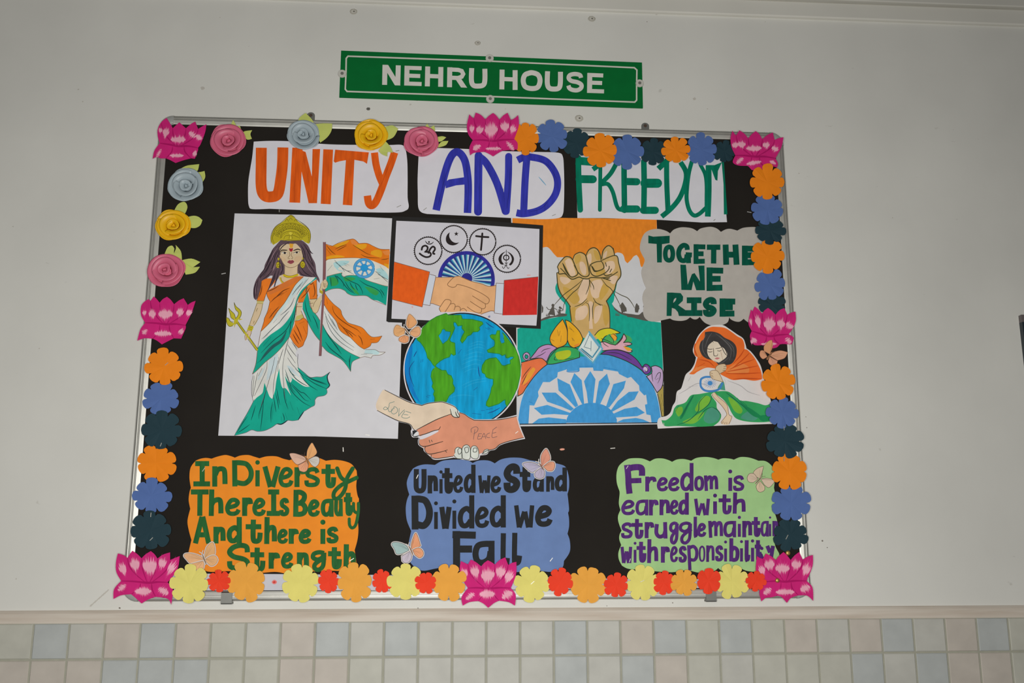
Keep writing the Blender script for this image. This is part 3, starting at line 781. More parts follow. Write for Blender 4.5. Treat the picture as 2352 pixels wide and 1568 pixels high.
a.line(A1, [ell(1090, 1010, 40, 60, 20) + [(1130, 1010)], ell(1530, 1000, 42, 62, 20) + [(1572, 1000)], ell(1090, 1015, 18, 26, 12) + [(1108, 1015)], ell(1530, 1005, 18, 26, 12) + [(1548, 1005)], '1098,920! 1095,955', '1538,910! 1532,945'], 8, (96, 84, 20), 'ink', smooth=False)
a.line(A1, ['1150,640! 1030,760 960,930 870,1100 730,1290 680,1480', '1120,700! 1040,830 1000,1000 930,1180 830,1300', '1100,790! 1060,900 1010,1060', '1000,740! 930,900 880,1030', '1110,900! 1110,1100 1040,1240 980,1330', '1150,960! 1170,1080 1120,1200', '1290,590! 1160,680 1090,800', '1490,640! 1560,760 1580,900', '1540,620! 1630,760 1680,900 1740,1060', '1560,860! 1620,960 1710,1090 1790,1220', '1600,980! 1680,1120 1760,1220', '1460,1100! 1520,1180 1650,1220', '1500,1050! 1580,1150 1700,1220', '700,1300! 660,1450 670,1600', '1640,720! 1690,790 1720,800'], 17, (48, 38, 46), 'ink', taper=.7)
a.line(A1, ['1090,680! 1000,820 940,990', '1060,1000! 970,1140 900,1210', '1560,900! 1640,1060 1720,1170', '1590,700! 1640,850 1690,960', '1080,860! 1030,1010 960,1150', '760,1230! 690,1400 690,1530', '1150,1080! 1110,1170'], 15, (132, 108, 116), 'ink', taper=.7)
# tail cloths behind
a.fill(A5, '425,320! 500,450 620,600 720,780 900,900 1050,1050 1140,1110! 1340,1120 1420,1160 1530,1165! 1440,1215 1310,1225 1275,1272! 1160,1245 1080,1268! 900,1180 760,1090 590,950 470,800 400,660!', (200, 201, 198))
a.fill(A5, '1170,1125! 1340,1122 1420,1165 1380,1210 1250,1190 1150,1180!', (176, 204, 206))
a.fill(A5, '400,660! 470,800 590,950 760,1090 900,1180 1080,1265! 960,1320 920,1380 905,1515! 830,1400 740,1300 600,1220 480,1150 385,1050! 390,850', TEAL)
a.fill(A5, '440,100! 500,190 600,300 720,400 750,490 800,570 870,640 1000,680 1120,730 1220,840 1290,890 1380,890 1470,872! 1430,940 1380,990 1280,1000! 1250,1060 1150,1112! 1050,1050 900,900 720,780 640,600 500,420 430,300!', FO)
a.line(A5, ['440,100! 500,190 600,300 720,400 750,490 800,570 870,640 1000,680 1120,730 1220,840 1290,890 1380,890 1470,872! 1430,940 1380,990 1280,1000! 1250,1060 1150,1112! 1050,1050 900,900', '430,310! 500,430 640,605 720,780 900,900', '1170,1120! 1340,1120 1420,1160 1530,1165! 1440,1215 1310,1225 1275,1272! 1160,1245 1080,1266!', '400,660! 470,800 590,950 760,1090 900,1180 1080,1265! 960,1320 920,1380 905,1515! 830,1400 740,1300 600,1220 480,1150 390,1050!'], 7, (96, 72, 48), 'ink')
a.line(A5, ['580,330! 600,440 700,560 870,680 1020,760 1090,830', '680,630! 770,720 900,800 1010,880', '820,770! 900,840 950,900', '1040,860! 1095,930 1120,1040', '1260,935! 1340,930', '760,720! 830,800 880,880', '470,200! 490,300'], 15, (110, 56, 14), 'ink', taper=.7)
a.line(A5, ['430,430! 500,600 640,800 800,960 970,1080', '450,470! 480,620 560,800 720,980 960,1140', '500,480! 560,600 620,700', '560,560! 620,680 670,770', '1090,1205! 1200,1200', '1140,1185! 1300,1195'], 11, (86, 100, 100), 'ink', taper=.6)
a.line(A5, ['410,690! 500,860 600,1000 740,1200', '450,980! 540,1100 700,1230 830,1340', '900,1220! 885,1380 905,1500', '560,940! 640,1050 720,1170', '870,1280! 885,1400'], 17, (8, 76, 70), 'ink', taper=.7)
# skirt
a.fill(A3, '1290,-350! 1150,-170 1000,-20 850,100 720,230 640,330! 615,450 612,650 640,800! 800,900 1100,900 1500,700 1650,500! 1450,200! 1445,50 1400,-60 1440,-150! 1450,-170 1370,-250 1300,-370!', (200, 200, 194))
a.fill(A3, ['930,0! 1080,-60 1050,200 960,330 880,420 900,250!', '1240,150! 1330,180 1480,360 1420,330 1290,230!', '900,60! 850,160 740,330 720,420 800,330!'], (180, 194, 198))
a.fill(A3, '640,800! 700,730 800,650 825,560 842,460! 885,580 930,700 980,752! 1030,600 1060,400 1110,200! 1120,350 1140,480 1170,555 1230,565 1320,690! 1250,500 1210,330! 1290,460 1340,400 1295,345! 1400,420 1550,520 1655,535! 1500,330 1435,178! 1560,280 1660,360 1780,355 1890,350 2020,268! 1980,330 1980,420 2020,490 2000,540 1960,570! 1970,640 1920,690 1800,715 1750,770! 1745,860 1680,900 1550,980 1500,1050 1450,1130 1350,1145 1250,1140 1160,1200 1070,1200 980,1260 850,1320 720,1335 610,1310 500,1360 400,1390 305,1410! 400,1230 520,1030 600,880', TEAL)
a.line(A3, ['640,330! 615,450 612,650 640,800', '300,1410! 400,1230 520,1030 600,880 660,760', '1440,180! 1560,280 1660,360 1780,355 1890,350 2020,268!', '1960,570 1970,640 1920,690 1800,715 1750,770! 1745,860 1680,900 1550,980', '1450,1130 1350,1145 1250,1140 1160,1200 1070,1200 980,1260 850,1320 720,1335 610,1310 500,1360 305,1410', '1030,0! 980,220 920,430 850,660 780,880', '1085,60! 1030,330 1000,560 1000,760', '1190,20! 1170,220 1190,500 1215,780', '890,70! 880,210 820,360 660,700', '720,280! 690,420 640,700', '800,200! 730,340', '1260,10! 1340,130 1420,210', '1445,-60! 1440,80 1450,180', '1330,0! 1400,110', '660,330! 640,500 630,720', '1100,0! 1080,260'], 9, (84, 84, 86), 'ink', taper=.3)
a.line(A3, ['1215,220! 1250,330 1330,560 1400,640', '1300,450! 1480,620 1560,650 1680,770', '1310,490! 1430,610 1560,760 1640,790', '1270,190! 1330,290 1400,340', '1300,250! 1400,380 1520,470 1640,530', '1540,310! 1720,400 1960,480', '1560,350! 1740,470 1960,570', '1480,320! 1620,480 1800,600', '1640,380! 1800,440 1970,500', '1240,400! 1340,620 1520,800 1680,890', '1180,560! 1210,760 1270,940', '1210,620! 1240,800', '1060,560! 1090,720 1120,860', '1040,640! 1080,800 1100,940', '1010,720! 1030,860 1050,990', '990,800! 960,980 960,1180', '1000,840! 985,1120', '870,600! 830,760 750,1000 740,1110', '830,760! 810,960 790,1150 770,1320', '680,870! 640,1010 600,1140', '800,880! 760,1020', '540,1060! 440,1200 340,1370', '580,1210! 470,1290 350,1370', '1170,1000! 1200,1100 1190,1160', '1210,1000! 1255,1120', '1140,1070! 1160,1160', '1430,900! 1480,1050', '1300,800! 1360,960', '1390,200! 1500,300 1560,380', '1220,300! 1280,420', '1440,780! 1420,760'], 14, (6, 74, 70), 'ink', taper=.75)
a.line(A3, ['2020,268! 1975,340 1985,430 2015,500 1990,545 1955,572!', '1550,980! 1500,1050 1450,1130', '1070,1200! 1150,1205 1255,1140!'], 20, (18, 46, 52), 'ink', taper=.5)
# green sash beside the arm
a.fill(A2, '1610,60! 1640,200 1670,350 1750,460 1800,520 1845,600! 1840,960! 1750,850 1650,680 1580,500 1530,380! 1540,250', TEAL)
# orange drape, white band, green band
a.fill(A2, '790,-160! 1000,-165! 1080,-150! 900,60 870,120 830,245! 705,235! 740,130 780,-20', SO)
a.fill(A2, '1545,-200! 1400,-190 1150,-70 960,20 885,70! 890,150 940,250! 900,420 840,560 830,620 775,795! 950,620 1080,430 1200,280 1300,120 1400,-50!', SO)
a.fill(A2, ['885,70! 960,20 1150,-70 1400,-190! 1540,-200! 1350,-60 1150,40 950,130!'], (196, 108, 48))
a.fill(A2, ['1780,-150! 1790,200! 1655,215! 1640,100 1600,0 1620,-30', '1610,-10! 1615,60 1540,265! 1445,272! 1480,130'], SO)
a.fill(A2, '1550,-185! 1760,-185! 1650,-70 1560,20 1470,130 1400,300 1330,480 1200,640 1050,780 850,930 745,1080! 730,1040 780,790! 950,620 1080,430 1200,280 1300,120 1400,-50 1500,-150', (203, 203, 198))
a.fill(A2, ['1530,-160! 1620,-160 1470,20 1320,220 1180,400 1030,560 900,700! 960,600 1200,290 1400,-50!'], (186, 204, 204))
a.fill(A2, '1770,-185! 1690,-110 1600,-40 1500,60 1430,190 1380,350 1300,530 1150,710 950,850 800,990 720,1090! 700,1280 680,1400 625,1560! 720,1480 850,1350 1000,1230 1150,1080 1285,900! 1380,600 1410,330 1450,200 1530,80 1610,-20 1700,-100 1785,-160!', TEAL)
a.line(A2, ['1240,780! 1150,950 1000,1060 880,1180 760,1330'], 55, (34, 86, 84), 'ink', taper=.8)
a.line(A2, ['1330,560! 1310,700 1290,850', '1380,420! 1300,650 1200,800 1000,960 780,1180', '960,890! 820,1060', '1420,330! 1380,520 1330,640', '1520,90! 1610,-10', '700,1370! 800,1290', '1570,230! 1600,420 1680,620', '1710,500! 1770,620 1810,750', '1600,100! 1590,60 1620,-10'], 15, (8, 78, 72), 'ink', taper=.7)
a.line(A2, ['1610,55! 1640,200 1670,350 1750,460 1845,600', '1530,380! 1580,500 1650,680 1750,850 1840,960!', '775,795! 950,620 1080,430 1200,280 1300,120 1400,-50 1545,-195', '625,1560! 720,1480 850,1350 1000,1230 1150,1080 1285,900! 1380,600 1410,330 1450,200 1530,80 1610,-20', '940,250! 900,420 840,560 830,620 775,795! 730,1040 720,1090! 700,1280 680,1400 625,1560', '885,70! 890,150 940,250!', '790,-160! 780,-20 740,130 705,235! 830,245! 870,120 900,60', '1780,-150! 1790,200! 1655,215!', '1450,272! 1540,265!'], 8, (104, 66, 34), 'ink')
a.line(A2, ['950,270! 1030,190 1150,110 1190,90', '890,480! 960,380', '920,560! 1030,420 1110,340', '940,560! 980,500', '1040,180! 1180,60 1300,10', '880,80! 1000,30 1100,-30', '800,-40! 780,80 740,180', '1660,0! 1600,100 1500,200', '1720,-100! 1750,60 1740,140 1710,170', '1130,150! 1250,60', '1640,-70! 1690,-60 1720,-100', '1520,60! 1600,10', '960,-40! 890,60', '1080,400! 1000,540'], 16, (104, 54, 20), 'ink', taper=.75)
a.line(A2, ['1380,180! 1320,320 1220,430 1130,500', '1130,610! 1000,730 870,860 790,930', '1540,-110! 1420,30 1340,140', '1290,420! 1180,540 1100,650', '1000,640! 1070,560', '1500,-60! 1440,40', '820,920! 900,850'], 13, (84, 92, 94), 'ink', taper=.7)
# midriff, shorts-like pleats, arms
a.fill(A2, ['1440,280! 1530,280! 1520,350 1505,420 1555,545! 1390,605! 1410,500 1420,340'], (196, 178, 146))
a.fill(A2, ['1410,520! 1520,480! 1555,545! 1392,605!'], (176, 166, 96))
a.fill(A2, '1390,605! 1470,590 1550,550 1610,610 1622,700 1610,860 1560,980 1530,1050 1455,1088! 1370,1000 1300,880! 1340,760 1380,680', SO)
a.line(A2, ['1390,605! 1470,590 1550,550 1610,610 1622,700 1610,860 1560,980 1530,1050 1455,1088! 1370,1000 1300,880!', '1500,420! 1555,545', '1440,285! 1420,340 1410,500', '1420,345! 1520,345'], 8, (112, 60, 24), 'ink')
a.line(A2, ['1400,660! 1460,780 1530,960', '1350,830! 1410,940 1460,1020', '1540,700! 1600,840', '1470,650! 1560,610', '1440,720! 1500,860', '1370,760! 1440,880 1500,980'], 17, (112, 50, 14), 'ink', taper=.75)
a.fill(A2, '705,290! 810,295! 790,400 740,540 690,650 650,690! 575,680! 600,590 650,450', SK)
a.line(A2, ['705,240! 830,245', '705,285! 815,292'], 10, (150, 136, 70), 'ink'); a.fill(A2, ['705,245! 828,250! 815,290! 706,283!'], (186, 172, 110))
a.line(A2, ['565,695! 635,715!', '552,725! 628,745!', '542,752! 612,774!'], 26, (190, 176, 36), 'wash')
a.line(A2, ['560,683! 640,703!', '556,710! 632,731!', '546,738! 622,760!', '538,768! 606,786!', '705,290! 650,450 600,590 570,685!', '810,295! 790,400 740,540 650,690', '660,600! 640,650', '720,370! 690,430'], 8, (112, 98, 44), 'ink')
a.fill(A2, '540,770! 608,785! 600,830 575,900 560,890 540,920 505,955 495,930 490,880 510,820', SK)
a.line(A2, ['540,770! 510,820 490,880 500,950', '608,785! 600,830 570,910', '545,830! 540,900', '520,870! 525,940'], 8, (120, 92, 66), 'ink')
a.fill(A2, ['1700,210! 1790,215! 1790,210! 1880,120! 1870,230 1850,300 1810,430 1770,460 1720,440 1680,330 1660,240'], (196, 178, 142))
a.line(A2, ['1655,215! 1780,205', '1660,290! 1720,280', '1660,240! 1690,370 1730,450 1790,450 1840,330 1870,230', '1790,210! 1740,280 1715,350', '1800,130! 1780,210'], 8, (112, 90, 62), 'ink')
a.fill(A1, ['1860,1340! 1880,1300 1900,1285! 1890,1400 1870,1470 1830,1460 1850,1400', '1895,1330! 1920,1270 1960,1285 1985,1340 1970,1400 1930,1440 1890,1430'], (200, 180, 146))
a.fill(A1, ['1835,1450! 1895,1475! 1890,1535! 1830,1500!'], (194, 178, 36))
a.line(A1, ['1835,1470! 1890,1500', '1832,1490! 1888,1520', '1895,1320! 1920,1350 1960,1350', '1900,1350! 1930,1385 1965,1380', '1905,1380! 1940,1415', '1860,1340! 1850,1400 1830,1460', '1960,1285! 1985,1340 1970,1400'], 7, (104, 82, 54), 'ink')
a.line(A1, ['1640,1240! 1500,1420 1420,1540', '1600,1270! 1480,1400'], 9, (96, 100, 102), 'ink', taper=.5)
a.fill(A1, ['1130,1060! 1120,1180 1060,1300 1030,1400! 1010,1400 1040,1270 1000,1330 920,1450! 890,1490! 950,1330 990,1200 1030,1060!', '1000,1080! 960,1180 880,1250! 800,1290 770,1350! 790,1260 860,1180 930,1080!'], HAIR, 'slant')
a.line(A1, ['1110,1080! 1070,1230 1020,1390', '1060,1080! 1000,1240 900,1470', '980,1100! 900,1200 800,1270', '1040,1150! 1010,1280 960,1380', '1010,700! 930,860 880,1010 790,1160 700,1330', '1070,720! 980,900 900,1080 820,1210', '1500,700! 1540,840 1550,960', '1610,760! 1650,900 1720,1030', '1560,640! 1600,720 1660,840', '690,1350! 655,1500 660,1610', '740,1260! 700,1400 700,1560'], 14, (46, 36, 44), 'ink', taper=.7)
a.line(A3, ['1330,-280! 1400,-180 1430,-120', '1260,-230! 1330,-120 1420,-10', '1230,-170! 1290,-60 1380,80', '1180,-150! 1130,0 1100,120', '1280,-340! 1230,-160 1190,20', '1380,-220! 1440,-150'], 11, (92, 92, 94), 'ink', taper=.6)
a.build()
a = g.part('drawn_trident')
TY = (176, 166, 40)
a.line(A2, ['355,625! 480,800 600,960 715,1130!'], 32, TY, 'wash', cap='butt')
a.fill(A2, ['295,270! 330,340 390,390 425,440 420,500 390,560 330,620 300,620! 320,560 360,510 370,450 320,390', '195,370! 240,420 300,480 320,550 290,580 240,540 225,480', '155,540! 200,560 230,610 280,640 300,650 270,690 210,700 165,640', '380,560! 450,570! 390,590!', '300,650! 320,660 300,730!', '296,570! 350,560! 372,620! 330,665! 290,650!'], TY)
a.line(A2, ['295,270! 330,340 390,390 425,440 420,500 390,560', '195,370! 225,480 240,540 290,580', '195,370! 240,420 300,480 320,550', '155,540! 165,640 210,700 270,690', '295,270! 320,390 370,450 360,510 320,560', '155,540! 200,560 230,610 280,625', '340,635! 480,830', '370,620! 500,800', '545,930! 700,1140', '575,900! 725,1110'], 9, (92, 84, 30), 'ink')
a.build()
staple_on(g, A3, ['2655,1395! 2740,1405!'])

# ------------------------------------------------------------------ raised fist poster
LF = 0.77
K1 = (1160, 490, 6.189); K2 = (1160, 730, 6.189)
f = sheet('poster', 'poster of a raised fist over a blue spoked wheel with orange sky and green ground', 'poster', D1, K1,
          '85,55! 2155,80! 2180,760! 2215,1530! 2250,2200! 2265,2900! 2225,2995! 220,3025! 165,2870! 160,1640! 110,700!', (190, 190, 192), 'poster', smooth=False)
GT = (20, 152, 132)
a = f.part('drawn_landscape')
a.fill(K1, '105,55! 2155,80! 2170,740! 2050,760! 1990,690! 1960,745 1942,762 1925,735 1905,640 1870,590! 1830,610 1790,660 1740,708! 1705,670 1690,610 1660,570 1600,555 1560,572! 1300,620! 960,645! 900,605 830,622 740,622! 690,570 650,520 600,478 540,485! 105,495!', (214, 124, 36), 'pencil')
a.fill(K1, '175,1640! 400,1560 600,1500 850,1455! 862,1310 790,1220 730,1130 715,1050 738,985! 1000,1000! 1590,1000! 1560,1150 1545,1240 1520,1280! 1550,1340 1620,1410 1800,1470 2000,1520 2215,1550! 2245,2195! 2240,2300! 180,2300!', GT, 'pencil')
SIL = (84, 80, 74)
a.fill(K1, ['500,1510! 600,1465 720,1450 800,1420 880,1430! 860,1460 700,1475 600,1500 500,1535!', '1520,1285! 1560,1340 1640,1400 1720,1420 1800,1430 1900,1440 1960,1400 2000,1480! 2030,1530 1850,1490 1650,1430 1560,1370!'], SIL)
a.fill(K1, ['660,1300 680,1283 700,1300 695,1330 670,1330', '665,1330! 695,1330! 715,1455! 660,1440! 605,1440!', '765,1330 780,1320 800,1335 810,1350 790,1360 768,1350', '760,1360! 795,1365! 790,1400! 800,1455! 760,1455! 755,1400!',
             '1650,1285 1670,1265 1690,1290 1725,1350 1725,1390 1700,1400 1725,1455! 1690,1400 1665,1440! 1650,1380 1640,1330', '1860,1290 1875,1278 1890,1300 1905,1340 1890,1410! 1850,1405! 1845,1350', '1960,1335! 1975,1285! 2000,1310!', '520,1290! 545,1340! 540,1400! 520,1420!'], SIL, 'wash')
a.fill(K1, [[(x, 1450 + (x - 1560) * .12 if x > 1200 else 1460), (x + 8, (1400 + (x - 1560) * .12 if x > 1200 else 1418)), (x + 18, 1450 + (x - 1560) * .12 if x > 1200 else 1460)] for x in (580, 600, 620, 730, 745, 820, 840, 1570, 1590, 1610, 1735, 1752, 1770, 1790, 1920, 1940)], SIL, 'wash', False)
a.line(K1, ['590,1332! 620,1365 665,1360', '700,1345! 740,1370', '740,1385! 760,1420', '800,1345! 825,1375 790,1385', '1720,1340! 1725,1390', '1650,1300! 1630,1310 1650,1350', '1900,1310! 1905,1360'], 10, SIL, 'ink')
a.build()
FIN = (66, 62, 36)
a = f.part('drawn_fist')
TAN = (190, 156, 98)
a.fill(K1, '735,845! 765,830 745,760! 770,710 820,650! 850,620 885,613 930,625 962,645! 990,590 1040,560 1080,555 1150,600! 1190,520 1260,487 1330,530 1365,600! 1400,500 1480,458 1540,510 1557,595! 1600,620 1615,700 1645,820 1640,900 1590,970 1560,1080! 1500,1170 1440,1245! 1475,1330 1490,1450 1492,1640! 1480,1720! 1250,1800 1100,1760! 960,1640! 930,1450 920,1320! 880,1250 800,1150 755,1040 735,920', TAN)
LT = (206, 178, 150)
a.fill(K1, ['850,680! 900,640 950,680 990,800 1000,870 940,890 890,800', '1060,700 1110,690 1150,760 1150,860 1110,870 1070,800', '1170,600 1220,570 1230,660 1210,720 1180,680', '1400,580 1450,530 1440,610 1400,640', '1430,700 1540,680 1560,780 1480,860 1420,820',
             '790,900 900,920 930,960 850,1010 790,960', '1110,940 1190,940 1190,1100 1130,1250 1040,1260 1040,1120 1080,1000', '1250,960 1370,950 1390,1080 1320,1200 1240,1180 1210,1050', '1190,1260 1250,1280 1240,1500 1250,1640! 1195,1640! 1200,1400', '1480,900 1600,890 1560,1000 1500,980', '1040,1340 1150,1310 1180,1400 1120,1500 1010,1520! 990,1420', '1280,1340 1380,1320 1340,1500 1270,1560'], LT)
a.fill(K1, ['830,1040 930,1080 1020,1130 1060,1230 980,1290 900,1220 840,1130', '1400,1000 1480,1060 1420,1170 1360,1230 1340,1150', '940,1350 1000,1340 990,1500 960,1580 935,1450', '1400,1300 1460,1340 1480,1500 1430,1600 1390,1450', '990,620 1060,580 1080,650 1010,720', '1260,520 1330,560 1350,650 1290,650', '1310,810 1420,800 1400,860 1300,880'], (184, 148, 72))
a.line(K1, ['735,845! 740,920 755,1040 800,1150 880,1250 930,1325!', '735,845! 765,830 745,760! 770,710 820,650! 850,620 885,613 930,625 962,660! 1010,780 1035,850 1000,890 935,900 870,830 820,710', '965,650! 990,590 1040,560 1080,555 1140,590 1165,670 1190,800 1195,870 1150,900 1090,885 1035,835! 985,740', '1150,600! 1190,520 1260,487 1320,520 1355,600 1365,670', '1375,640! 1390,540 1430,480 1480,458 1535,505 1557,595!',
             '1380,665! 1480,620 1560,597 1600,620 1615,700 1645,820 1640,900 1590,970 1560,1080! 1500,1170 1440,1245! 1475,1330 1490,1450 1490,1650', '920,1320! 930,1420 945,1530', '1370,680! 1290,690 1215,730 1205,790 1230,860 1280,890 1340,885 1430,840 1475,790 1480,750', '1225,740! 1260,810 1290,825 1370,800 1405,770 1395,720 1370,680', '760,830! 770,860 840,855 870,870', '790,780! 850,840 900,900 960,935 1050,905 1110,925 1180,930 1230,910 1370,915 1480,900 1540,870 1600,830', '1400,860! 1440,885 1520,860', '1490,835! 1515,790', '1430,700! 1440,750', '1375,915! 1500,955', '1390,920! 1440,930 1490,915'], 15, FIN, 'ink', taper=.2)
a.line(K1, ['1110,935! 1040,1000 950,1070 830,1160 700,1300', '1105,940! 1040,1060 960,1130 870,1230 840,1290 825,1370', '1195,930! 1195,1030 1150,1150', '1200,940! 1220,1050', '1205,950! 1250,1020 1265,1080', '1370,925! 1440,1020 1520,1090 1640,1310', '1545,1100! 1650,1160 1740,1200 1800,1270 1840,1340', '1165,1210! 1080,1290 990,1325', '1175,1240! 1090,1310', '1150,1270! 1190,1300 1200,1420 1195,1530', '1255,1200! 1300,1270 1390,1305', '1280,1260! 1360,1310', '1265,1255! 1245,1350 1250,1500'], 11, FIN, 'ink', taper=.45)
a.line(K1, ['830,720! 880,830 930,900', '1240,750! 1275,815 1330,815', '1540,490! 1560,590'], 20, FIN, 'ink', taper=.6)
a.build()
a = f.part('drawn_wheel')
BW = (66, 144, 198)
a.fill(K2, '182,1505! 200,1350 240,1150 330,950 450,790 620,655 850,580 1060,548 1250,560! 1400,520 1600,570 1800,660 2000,810 2100,960 2180,1200 2222,1490!', BW, 'pencil')
PW = (194, 192, 194)
a.fill(K2, '333,1500! 350,1240! 415,1245! 478,1110! 468,1050! 540,910! 635,912! 742,840! 750,772! 880,730! 890,760! 1048,752! 1060,708! 1250,705! 1258,745! 1392,752! 1400,728! 1605,762! 1620,795! 1740,855! 1790,838! 1905,960! 1912,1030! 1978,1100! 2005,1090! 2022,1222! 1988,1232! 2010,1370! 2068,1382! 2082,1485!', PW, 'poster', False)
a.fill(K2, ['1180,1210! 1160,1050! 1122,900! 1212,755! 1286,870! 1250,1210!', '1095,1225! 1020,1080! 930,910! 985,782! 1090,885! 1125,1220!', '1000,1270! 880,1140! 760,1030! 742,855! 920,945! 1040,1245!', '940,1320! 800,1260! 600,1190! 520,1060! 720,1060! 980,1290!', '900,1380! 700,1365! 520,1375! 410,1280! 600,1235! 930,1350!', '385,1500! 480,1430! 620,1412! 870,1440! 870,1500!',
             '1285,1215! 1310,1050! 1335,900! 1450,790! 1490,935! 1355,1220!', '1435,1260! 1490,1100! 1540,940! 1718,890! 1690,1000! 1480,1275!', '1505,1310! 1600,1180! 1760,1050! 1900,1042! 1840,1160! 1520,1335!', '1540,1360! 1700,1290! 1870,1262! 1988,1345! 1880,1395! 1570,1415!', '1580,1485! 1680,1440! 1860,1420! 1960,1440! 2060,1485!'], BW, 'pencil', False)
a.fill(K2, '865,1490! 890,1400 960,1310 1060,1240 1180,1208 1300,1210 1430,1250 1520,1325 1590,1440! 1590,1490!', (60, 138, 194), 'pencil')
a.line(K2, ['1060,690! 1250,685!', '885,735! 890,765 1040,760 1050,715', '1260,745! 1390,750!', '345,1190! 400,1215', '1400,700! 1600,740'], 12, (40, 120, 180), 'pencil', taper=.4)
a.line(K2, ['180,1510! 1100,1500! 2165,1490!'], 14, (40, 42, 48), 'ink')
a.build()
a = f.part('drawn_flowers')
INKD = (44, 46, 40)
def pt(F, q, c, w=11, kind='wash', lines=(), sm=True):
    a.fill(F, q, c, kind, sm)
    qs = q if isinstance(q, list) else [q]
    a.line(F, [s_ + ' ' + s_.split()[0] for s_ in qs], w, INKD, 'ink')
    if lines: a.line(F, list(lines), 9, INKD, 'ink', taper=.6)
pt(K2, '2165,1060! 2250,950! 2262,1400! 2228,1400! 2200,1230', (168, 148, 76), lines=['2200,1120! 2240,1330', '2220,1080! 2250,1250'])
pt(K2, '350,585! 420,500 480,425 560,385 640,380 740,425! 650,500 600,600 585,620! 480,570', (176, 134, 178), lines=['430,560! 520,520 580,480', '510,490! 560,450 650,430'])
a.line(K2, [ell(305, 550, 42, 46, 20) + [(347, 550)]], 26, (176, 138, 180), 'wash', smooth=False)
a.line(K2, ['340,580! 300,605 255,560 265,510 310,488 350,520 350,575', '290,520! 325,545 310,580 285,560 290,520'], 9, INKD, 'ink')
pt(K2, '235,632! 480,572 560,600 605,655! 500,740 400,850 300,990 250,1070 180,1112! 190,1000 220,850', (216, 108, 66), lines=['370,690! 280,800 240,870', '310,800! 260,900 235,950', '330,920! 270,960'])
a.fill(K2, ['400,700! 330,780 270,900 250,960! 340,880 400,790 430,730'], (222, 148, 54))
pt(K2, '600,640! 640,550 740,440 850,408 1000,428 1062,470! 1060,560! 940,595 800,630 680,655 600,655', (52, 156, 88), lines=['720,540! 700,590 750,600', '770,600! 900,580 980,565', '690,500! 730,480'])
a.fill(K2, ['720,500 800,470 920,460 930,530 840,590 740,580'], (164, 176, 40))
pt(K2, ['820,18! 720,130 640,270 660,370 742,428! 850,385 888,310 880,160'], (214, 154, 38), lines=['745,170! 760,250', '785,180! 765,260', '800,250! 790,340', '650,300! 700,330'])
pt(K2, ['855,28! 885,160 885,310! 920,390 975,425! 1060,392 1108,295! 1050,180 930,60'], (216, 158, 34), lines=['910,120! 980,200', '950,280! 970,330', '960,290! 990,330', '900,140! 950,170'])
a.fill(K2, ['690,380 750,400 830,360 760,410', '980,390 1060,360 1020,410'], (212, 126, 48))
pt(K2, '1275,245! 1350,170 1480,145 1590,185 1640,212! 1500,240 1420,265 1370,345!', (196, 186, 40))
a.fill(K2, ['1400,330! 1440,260 1500,230 1580,320 1640,300 1690,225! 1780,270 1800,330 1700,390 1560,380 1450,370'], (70, 158, 90))
pt(K2, ['1360,345! 1420,340 1500,370 1570,385! 1640,310 1690,225! 1725,290 1685,350! 1760,345 1800,375 1690,410! 1810,470! 1760,492 1600,450 1390,465!'], (204, 156, 168))
a.fill(K2, ['1680,400! 1760,420 1805,450 1740,465', '1500,240! 1570,230 1590,300 1550,320'], (216, 150, 50))
a.line(K2, ['1365,290! 1450,320 1530,360', '1380,300! 1400,360 1470,410', '1480,240! 1540,310 1540,360', '1530,220! 1590,270 1580,320', '1590,380! 1660,300 1680,230', '1700,380! 1780,390'], 9, INKD, 'ink', taper=.4)
pt(K2, '1360,515! 1450,462 1600,455 1750,500 1870,590 1950,700! 2000,655 2065,700 2065,770 2000,800 1945,745! 1850,680 1700,600 1500,530', (104, 62, 142), lines=['1400,500! 1600,500 1800,600'])
a.fill(K2, [ell(2000, 725, 34, 38)], (190, 170, 200), 'wash', False)
a.line(K2, ['1960,700! 2000,690 2030,730 2010,765 1985,740'], 9, INKD, 'ink')
pt(K2, '2080,692! 2150,680 2235,735 2250,870 2225,990 2160,1060! 2090,940 2010,830! 2085,780', (180, 154, 190), lines=['2130,870! 2170,790 2210,780 2200,860 2170,930', '2085,740! 2090,840 2105,905', '2140,880! 2190,850'])
a.fill(K2, '1195,190! 1390,435! 1250,640! 1040,450!', (196, 204, 200))
a.line(K2, ['1195,195! 1385,437! 1250,636! 1045,452! 1195,195!', '1200,230! 1345,420! 1240,560! 1090,440! 1200,230!'], 20, (92, 158, 184), 'pencil', smooth=False)
a.line(K2, ['1060,440! 1180,540 1245,600!', '1200,240! 1130,400', '1225,330! 1220,470', '1345,400! 1250,560', '1120,410! 1215,440', '1080,430! 1200,530 1240,570'], 11, (44, 88, 110), 'ink', taper=.4)
a.build()

LF = 0.755
